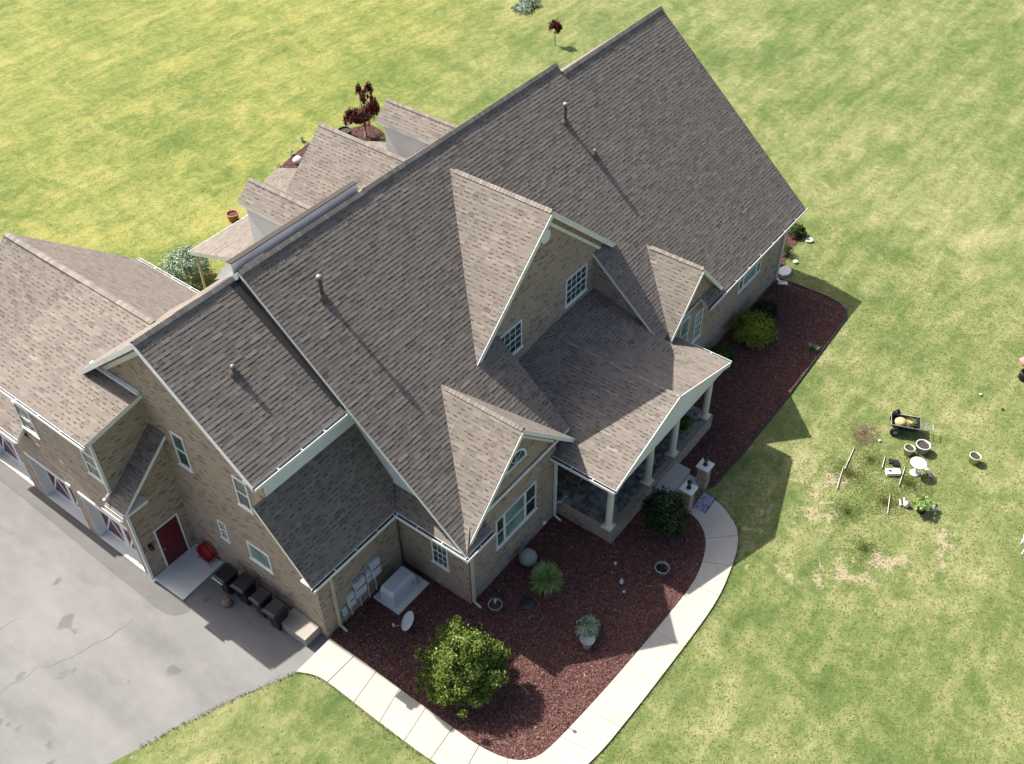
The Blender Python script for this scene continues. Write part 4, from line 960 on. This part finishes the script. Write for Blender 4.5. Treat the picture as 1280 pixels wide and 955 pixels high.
def pot(loc, r, h, mat, label, cat='flower pot', name='flower_pot', fill='soil', rim=True, tilt=None, group=None, flare=.78):
    t = thing(name, label, cat, (loc[0], loc[1], loc[2] if len(loc) > 2 else .01), 0, group)
    b = MB().lathe([(.001, .0), (r*flare, 0), (r*.97, h*.86), (r*1.06, h*.87), (r*1.06, h), (r*.93, h), (r*.90, h*.8)], (0, 0, 0), 22); b.build('pot', mat, t)
    if fill: MB().lathe([(.001, h*.83), (r*.5, h*.84), (r*.91, h*.80)], (0, 0, 0), 18).build('fill', fill, t)
    if tilt: t.rotation_euler = tilt
    return t
p = pot((-8.10, -.72), .24, .34, 'greypot', 'grey pot with dark water by the corner downspout'); MB().tube([(.05, .05, .28), (.08, .05, .42)], [.03, .05], 8).build('ornament', 'blob', p)
t = thing('round_lid_disc', 'flat round black lid lying on the mulch beside the grey pot', 'lid', (-7.28, -1.50, .015)); MB().lathe([(.001, .11), (.2, .11), (.25, .09), (.26, 0)], (0, 0, 0), 24).build('disc', 'black', t); MB().tube([(-.06, 0, .11), (-.05, 0, .15), (.05, 0, .15), (.06, 0, .11)], .012, 6).build('grip', 'black', t)
p = pot((-3.37, -4.50), .25, .36, 'greypot', 'round grey pot of green moss near the sunny notch in the mulch'); leaves('moss', p, (0, 0, .3), (.2, .2, .05), 500, 'darkbush', (.02, .04), 12, 1, 31, .2)
t = thing('garden_urn', 'stone urn of spiky pale succulents by the diagonal walk', 'planter', (-7.38, -4.05, .01))
MB().lathe([(.001, 0), (.15, 0), (.13, .06), (.08, .12), (.19, .24), (.24, .40), (.26, .42), (.22, .42), (.2, .38), (.001, .36)], (0, 0, 0), 22).build('urn', 'stoneball', t)
ag = thing('agave_plant', 'tight rosette of pale green pointed leaves behind the urn', 'plant', (-6.95, -3.78, .01)); strap('leaves', ag, 500, .46, 'agave', 5, .028, .12, 1.2); leaves('foliage', ag, (0, 0, .32), (.36, .36, .24), 1500, 'agave', (.04, .085), 40, 1, 6, .5, narrow=.35)
MB().lathe([(.001, 0), (.18, 0), (.22, .18)], (0, 0, 0), 16).build('pot', 'greypot', ag)
t = thing('bird_figurine', 'small white and blue bird figurine standing on the mulch', 'figurine', (-4.62, -3.62, .01), .5)
b = MB().lathe([(.001, .05), (.06, .09), (.075, .16), (.05, .23), (.02, .28), (.001, .3)], (0, 0, 0), 12); b.tube([(.03, 0, .2), (.16, 0, .10)], [.035, .01], 6); b.build('body', 'greybox', t); MB().lathe([(.001, 0), (.035, .01), (.04, .05), (.001, .09)], (-.02, 0, .28), 10).build('head', 'blob', t)
for (x, y, s, lb) in ((-4.0, -2.96, .06, 'pale pebble on the mulch nearer the porch than the bird figurine'), (-4.84, -3.87, .05, 'pale pebble on the mulch just in front of the bird figurine'), (-5.55, -1.7, .05, 'pale pebble beside the lily clump')):
    t = thing('garden_pebble', lb, 'stone', (x, y, .01)); v = MB().lathe([(.001, 0), (s, .01), (s*1.1, s*.6), (s*.5, s*1.1), (.001, s*1.15)], (0, 0, 0), 7); v.build('stone', 'blob', t)
t = thing('seedling', 'sparse green seedling sprouting from the mulch between lilies and bird', 'plant', (-5.0, -2.62, .01)); strap('leaves', t, 18, .2, 'greenleaf', 8, .02)
t = thing('seedling', 'weedy green seedling in the mulch near the walk by the meters', 'plant', (-11.4, .9, .01)); strap('leaves', t, 16, .18, 'greenleaf', 9, .02)
t = thing('hose_coil', 'thin dark garden hose lying in loops on the east mulch bed', 'garden hose', (3.9, -3.0, .03)); b = MB()
b.tube([(.75*math.cos(a)*(1-.03*a), .42*math.sin(a)*(1-.03*a), .01+.004*a) for a in np.linspace(0, 11, 70)], .016, 6); b.build('hose', 'black', t)
t = thing('solar_light', 'tiny dark path light at the edge of the walk bend', 'path light', (-10.19, -5.24, .03)); MB().tube([(0, 0, 0), (0, 0, .28)], .01, 6).build('stake', 'darkmetal', t); MB().lathe([(.001, .34), (.05, .32), (.055, .28), (.03, .27)], (0, 0, 0), 12).build('head', 'darkmetal', t)
t = thing('withered_clump', 'bleached clump of withered flowers on the east bed edge', 'plant', (10.7, -3.55, .01)); strap('stalks', t, 60, .35, 'grasstuft', 12, .02); leaves('seed_heads', t, (0, 0, .18), (.3, .3, .16), 300, 'agave', (.02, .04), 14, 0, 33, .2)

# pillars with lanterns beside the steps
def pillar(x, y, label):
    t = thing('brick_pillar', label, 'pillar', (x, y, .0), 0, 'brick lamp pillars at the foot of the porch steps')
    # brick in world-sized courses
    MB().box(-.19, .19, -.19, .19, 0, 1.12).build('shaft', 'brick', t); MB().box(-.26, .26, -.26, .26, 1.121, 1.20).build('cap', 'capstone', t, .012)
    l = MB().lathe([(.001, 0), (.09, 0), (.09, .03), (.03, .05), (.03, .10), (.07, .12)], (0, 0, 1.2), 10); l.build('lantern_base', 'darkmetal', t)
    MB().lathe([(.06, .12), (.085, .32)], (0, 0, 1.2), 6).build('lantern_glass', 'glass', t); MB().lathe([(.11, .32), (.06, .40), (.02, .44), (.001, .48)], (0, 0, 1.2), 6).build('lantern_roof', 'darkmetal', t)
pillar(-.30, -3.68, 'brick pillar with pale cap and lantern left of the steps, behind the dark shrub'); pillar(1.06, -3.60, 'brick pillar with pale cap and lantern on the east bed side of the steps')
t = thing('doormat', 'patterned purple-grey doormat on the walk at the pillars', 'doormat', (.31, -4.08, .058), math.radians(3)); MB().box(-.40, .44, -.28, .22, 0, .014).build('mat', 'doormat', t); b = MB(); b.box(-.43, .47, -.31, -.281, 0, .016); b.box(-.43, .47, .221, .25, 0, .016); b.build('border', 'darkmetal', t)['kind'] = 'stuff'
# porch furniture
def rocker(x, y, rz, label):
    t = thing('rocking_chair', label, 'chair', (x, y, .745), rz)
    for k in range(7): MB().box(-.28, .28, -.25+k*.075, -.19+k*.075, .40, .42).build('seat_slat', 'wood', t)
    for k in range(7):
        xx = -.24+k*.08; MB().add([(xx-.025, .26, .42), (xx+.025, .26, .42), (xx+.025, .46, 1.1), (xx-.025, .46, 1.1), (xx-.025, .28, .42), (xx+.025, .28, .42), (xx+.025, .48, 1.1), (xx-.025, .48, 1.1)], [(0, 1, 2, 3), (4, 7, 6, 5), (0, 4, 5, 1), (2, 6, 7, 3), (1, 5, 6, 2), (0, 3, 7, 4)]).build('back_slat', 'twig', t)
    for s in (-1, 1):
        MB().tube([(s*.3, -.4, .05), (s*.3, -.1, .015), (s*.3, .3, .03), (s*.3, .55, .1)], .02, 6).build('rocker', 'twig', t); MB().tube([(s*.3, -.25, .03), (s*.3, -.25, .62)], .02, 6).build('leg', 'twig', t); MB().tube([(s*.3, .27, .04), (s*.3, .45, 1.1)], .02, 6).build('leg', 'twig', t); MB().box(s*.3-.035, s*.3+.035, -.3, .34, .62, .645).build('armrest', 'twig', t)
rocker(-1.55, -.75, math.radians(150), 'slatted wooden rocking chair under the porch eave nearest the corner column'); rocker(-2.35, -.05, math.radians(180), 'dark wooden rocking chair deeper in the porch beside the white pail')
t = thing('white_pail', 'white pail with blue-grey top against the porch side wall', 'pail', (-2.95, .55, .745)); MB().lathe([(.001, 0), (.14, 0), (.17, .36), (.155, .36), (.15, .30), (.001, .28)], (0, 0, 0), 20).build('body', 'white', t); MB().tube([(-.17, 0, .33), (-.1, 0, .42), (.1, 0, .42), (.17, 0, .33)], .006, 5).build('handle', 'steel', t)
t = thing('porch_kettle', 'round black kettle ball between the middle porch columns', 'ornament', (.85, -1.55, .745)); MB().lathe([(.001, 0), (.12, .02), (.24, .18), (.25, .3), (.18, .45), (.05, .52), (.001, .52)], (0, 0, 0), 22).build('body', 'black', t); MB().tube([(-.15, 0, .47), (0, 0, .62), (.15, 0, .47)], .012, 6).build('handle', 'darkmetal', t)
p = pot((2.45, -1.80, .745), .24, .26, 'greypot', 'wide pale bowl of feathery greenery beside the second porch column from the right', flare=.6); leaves('foliage', p, (0, 0, .5), (.36, .36, .32), 2600, 'greenleaf', (.02, .05), 30, 0, 35, .4)
t = thing('porch_plant_stand', 'cluttered white and green plant stand behind the right porch column', 'plant', (3.2, -.9, .745)); b = MB()
for a in range(3): b.tube([(.2*math.cos(a*2.1), .2*math.sin(a*2.1), 0), (.1*math.cos(a*2.1), .1*math.sin(a*2.1), .5)], .012, 5)
b.lathe([(.001, .5), (.2, .5), (.2, .53)], (0, 0, 0), 16); b.build('stand', 'white', t); leaves('foliage', t, (0, 0, .7), (.28, .28, .25), 900, 'agave', (.03, .05), 20, 0, 36, .4)
t = thing('side_plant', 'small shaded plant box where the porch meets the left wing', 'plant', (-2.9, 1.5, .745)); MB().box(-.2, .2, -.2, .2, 0, .35).build('box', 'wood', t, .01); leaves('foliage', t, (0, 0, .5), (.25, .25, .25), 500, 'darkbush', (.03, .05), 14, 0, 37, .4)

# far house corner: stones and pot
t = thing('iron_planter', 'dark hooped planter with greenery at the far house corner', 'planter', (16.3, .55, .02)); b = MB()
for k in range(12):
    a = k*math.pi/6; b.tube([(.22*math.cos(a), .22*math.sin(a), 0), (.38*math.cos(a), .38*math.sin(a), .35)], .01, 5)
b.tube([(.38*math.cos(a), .38*math.sin(a), .35) for a in np.linspace(0, 6.283, 25)], .015, 6, cap=False); b.build('basket', 'black', t); leaves('foliage', t, (0, 0, .3), (.28, .28, .12), 700, 'greenleaf', (.03, .05), 16, 1, 38, .3)
MB().tube([(.3*math.cos(a), .12, .35+.45*math.sin(a)) for a in np.linspace(0, math.pi, 14)], .012, 5).build('hoop', 'black', t)
for (x, y, rx, ry, lb) in ((15.05, -.12, .42, .30, 'flat white stone slab at the base of the far house corner'), (18.0, .05, .2, .18, 'small white stone at the tip of the corner bed'), (16.0, -.18, .13, .12, 'round pale stone ball just below the hooped planter')):
    t = thing('white_stone', lb, 'stone', (x, y, .015)); b = MB(); n = 9; ps = [(rx*math.cos(2*math.pi*k/n)*random.uniform(.8, 1.1), ry*math.sin(2*math.pi*k/n)*random.uniform(.8, 1.1)) for k in range(n)]
    b.prism(ps, 0, .10, lambda p, q, e: (p, q, e)); b.build('slab', 'capstone', t, .02)
t = thing('splash_block', 'small white splash block below the far corner downspout', 'splash block', (14.15, -.42, .02), .5); b = MB().box(-.10, .10, -.25, .2, 0, .03); b.box(-.12, -.101, -.25, .2, 0, .08); b.box(.101, .12, -.25, .2, 0, .08); b.build('block', 'capstone', t)

# ---- lawn objects to the right
ct = thing('garden_cart', 'black poly garden cart loaded with dry plants, handles towards the right', 'cart', (8.42, -8.55, .01), math.radians(-68))
b = MB(); o4 = [(-.50, -.33), (.62, -.36), (.62, .36), (-.50, .33)]; v = []
for z, s in ((.24, .72), (.52, 1.0)): v += [(x*s, y*s, z) for x, y in o4]
for z, s in ((.52, .95), (.26, .68)): v += [(x*s, y*s, z) for x, y in o4]
b.add(v, [(0, 1, 2, 3)[::-1], (12, 13, 14, 15)]+[(l*4+i, l*4+(i+1) % 4, l*4+4+(i+1) % 4, l*4+4+i) for l in range(3) for i in range(4)]); b.build('tray', 'black', ct)
b = MB(); b.tube([(-.5, -.33, .53), (.62, -.36, .53), (.62, .36, .53), (-.5, .33, .53), (-.5, -.33, .53)], .018, 6); b.build('rim', 'greypot', ct)
for s in (-1, 1):
    w_ = MB().tube([(-.28, s*.36, .21), (-.28, s*.43, .21)], .21, 20); w_ = w_.build('wheel', 'black', ct); MB().tube([(-.28, s*.435, .21), (-.28, s*.445, .21)], .08, 12).build('hub', 'greypot', w_)
b = MB(); b.tube([(.6, -.2, .42), (1.0, -.16, .46), (1.12, -.16, .46)], .016, 6); b.tube([(.6, .2, .42), (1.0, .16, .46), (1.12, .16, .46)], .016, 6); b.tube([(1.12, -.2, .46), (1.12, .2, .46)], .02, 6); b.tube([(.85, -.18, .45), (.85, .18, .45)], .014, 6); b.tube([(.5, 0, .2), (.5, 0, 0)], .02, 6); b.build('handle', 'greypot', ct)
t = thing('dry_clippings', 'heap of tan dried plants filling the garden cart', 'plant waste', (8.42, -8.55, .42), math.radians(-68))
strap('straw', t, 260, .34, 'grasstuft', 17, .012, .02, .8, (.25, 0, 0)); MB().lathe([(.001, .14), (.16, .13), (.24, .03), (.2, -.1)], (-.12, 0, .02), 12).build('rootball', 'straw', t); MB().lathe([(.001, .1), (.12, .09), (.2, .0), (.2, -.1)], (.22, .03, .02), 10).build('rootball', 'straw', t)
p = pot((8.62, -8.05, .45), .17, .22, 'black', 'empty black nursery pot tipped in the front of the garden cart', fill=None, tilt=(.9, .3, 0))
pot((7.80, -9.62), .27, .38, 'mauve', 'empty mauve-white pot, larger of the two pots below the cart', fill='soil'); pot((7.36, -9.25), .20, .34, 'sage', 'empty pale sage pot, smaller of the pair below the cart')
pot((8.45, -11.45), .21, .36, 'sage', 'pale green pot standing alone on the dry lawn')
pot((15.3, -11.1), .26, .34, 'pink', 'pink clay pot lying at the right edge of the lawn', tilt=(1.2, 0, .6), fill=None); pot((14.35, -11.45), .27, .32, 'black', 'black plastic pot at the right edge below the pink one', fill=None, tilt=(.35, 0, .4))
t = thing('bird_bath', 'white pedestal bird bath on the lawn', 'bird bath', (6.52, -9.86, .01)); MB().lathe([(.001, 0), (.19, 0), (.19, .04), (.12, .07), (.07, .14), (.06, .4), (.09, .5), (.001, .5)], (0, 0, 0), 22).build('pedestal', 'white', t); MB().lathe([(.08, .5), (.25, .54), (.31, .61), (.29, .61), (.2, .57), (.001, .56)], (0, 0, 0), 28).build('bowl', 'white', t)
t = thing('cherub_figurine', 'small white figurine lying just beyond the bird bath', 'figurine', (6.75, -10.35, .35), .9)
t.location.z = .01; b = MB().tube([(0, 0, .07), (.14, -.02, .1), (.28, 0, .08)], [.05, .09, .06], 10); b.build('body', 'blob', t); MB().lathe([(.001, .0), (.05, .03), (.055, .08), (.001, .12)], (.36, 0, .02), 12).build('head', 'blob', t); MB().tube([(-.12, .04, .05), (0, .03, .07)], [.025, .035], 6).build('leg', 'blob', t); MB().tube([(-.12, -.05, .04), (0, -.03, .07)], [.025, .035], 6).build('leg', 'blob', t)
t = thing('white_crate', 'white rectangular box lying on the lawn with a dark hole in its lid', 'box', (6.0, -9.18, .01), math.radians(38)); MB().box(-.14, .14, -.27, .27, .0, .16).build('box', 'white', t, .02); MB().tube([(0, .12, .158), (0, .12, .168)], .06, 14).build('hole', 'black', t)
t = thing('black_nursery_trays', 'small jumble of black trays and wire behind the white box', 'nursery tray', (6.52, -9.1, .01), .4); MB().box(-.12, .16, -.1, .1, 0, .1).build('tray', 'black', t); MB().box(-.02, .2, .14, .26, 0, .07).build('tray', 'black', t); MB().tube([(-.1, .1, .0), (0, .2, .35), (.12, .3, .1)], .008, 5).build('wire', 'darkmetal', t)
for (a, c, h, lb) in (((6.29, -7.46), (5.05, -7.62), .9, 'pale wooden stake lying toward the twig heap, upper half of the long pair'), ((5.1, -7.55), (3.95, -7.80), .5, 'pale stake lying below the first, closer to the house shadow'), ((6.57, -9.45), (5.55, -9.62), .35, 'short pale stake beside the white box'), ((4.85, -9.55), (3.97, -9.82), .3, 'short pale stake lying lowest on the dark patch of lawn'), ((6.6, -8.62), (6.0, -8.75), .2, 'tiny pale stick lying left of the white box')):
    t = thing('garden_stake', lb, 'stake', (a[0], a[1], .02), 0, 'pale stakes lying on the lawn'); b = MB().tube([(0, 0, .02), (c[0]-a[0], c[1]-a[1], .05)], .017, 6); b.build('stake', 'stick', t); MB().tube([(-.01, 0, .02), (.05, .006, .021)], .026, 6).build('tip', 'wood', t)
p = pot((4.85, -10.75), .2, .3, 'black', 'black pot overflowing with yellow-green leaves near the lower lawn clutter'); leaves('foliage', p, (-.0, .02, .42), (.38, .3, .14), 900, 'daylily', (.04, .08), 20, 1, 44, .3)
t = thing('white_ornament', 'small white and black ornament beside the yellow-green potted plant', 'ornament', (5.2, -11.15, .01)); MB().lathe([(.001, 0), (.1, 0), (.08, .14), (.1, .2), (.001, .28)], (0, 0, 0), 12).build('body', 'blob', t); MB().lathe([(.001, 0), (.05, .02), (.001, .1)], (0, 0, .26), 8).build('top', 'black', t)
t = thing('gnome_figurine', 'broken white garden figurine with blue bits left of the potted plant', 'figurine', (4.75, -10.22, .01)); b = MB().lathe([(.001, 0), (.11, .01), (.12, .14), (.06, .24), (.001, .28)], (0, 0, 0), 10); b.build('body', 'blob', t); MB().tube([(.1, .1, .05), (.28, .2, .1)], [.05, .03], 8).build('arm', 'greybox', t); MB().tube([(-.1, .16, .03), (.05, .3, .14)], [.05, .02], 8).build('hat', 'greybox', t)
for (x, y, lb) in ((7.3, -8.1, 'tiny white ball on the grass left of the pots'), (12.3, -10.4, 'tiny white ball far out on the dry lawn'), (12.0, -11.4, 'tiny dark ball at the right of the dry lawn')):
    t = thing('lawn_ball', lb, 'ball', (x, y, .01)); MB().lathe([(.05*math.sin(q), .05-.05*math.cos(q)) for q in np.linspace(.01, 3.13, 9)], (0, 0, 0), 12).build('ball', 'white' if 'white' in lb else 'black', t); MB().lathe([(.02, .0), (.02, .004)], (0, 0, -.003), 8).build('base', 'stick', t)
t = thing('white_bench', 'corner of a white garden bench cut by the right edge', 'bench', (5.45, -14.55, .0), .35); MB().box(-.3, .3, -.9, .3, .4, .45).build('seat', 'white', t, .01)
for sx in (-.25, .25):
    for sy in (-.8, .22): MB().box(sx-.04, sx+.04, sy-.04, sy+.04, 0, .399).build('leg', 'white', t)
# behind the house
pot((2.30, 24.2), .30, .42, 'terracotta', 'terracotta pot on the lawn behind the rear porch roof')
pot((11.6, 25.3), .38, .45, 'black', 'large black pot beside the red leaved tree')
t = thing('pink_ornament', 'pale pink stone ornament in the rear mulch bed', 'ornament', (8.1, 25.5, .01)); MB().lathe([(.001, 0), (.26, .02), (.3, .2), (.16, .34), (.001, .38)], (0, 0, 0), 10).build('body', 'blob', t); MB().lathe([(.001, 0), (.13, .04), (.001, .22)], (.2, .05, .25), 8).build('head', 'pink', t)
for i, (x, y, lb) in enumerate(((6.2, 25.5, 'white flower tuft at the left tip of the rear bed'), (7.0, 25.8, 'white flower tuft second along the rear bed edge'), (8.4, 26.3, 'white flower tuft midway on the rear bed edge'), (9.8, 26.9, 'white flower tuft at the far end of the rear bed'))):
    t = thing('flower_tuft', lb, 'flowers', (x, y, .01), 0, 'white flower tufts edging the rear bed'); strap('leaves', t, 40, .25, 'agave', 70+i, .02); leaves('petals', t, (0, 0, .2), (.16, .16, .06), 90, 'agave', (.03, .05), 8, 1, 80+i, .2)
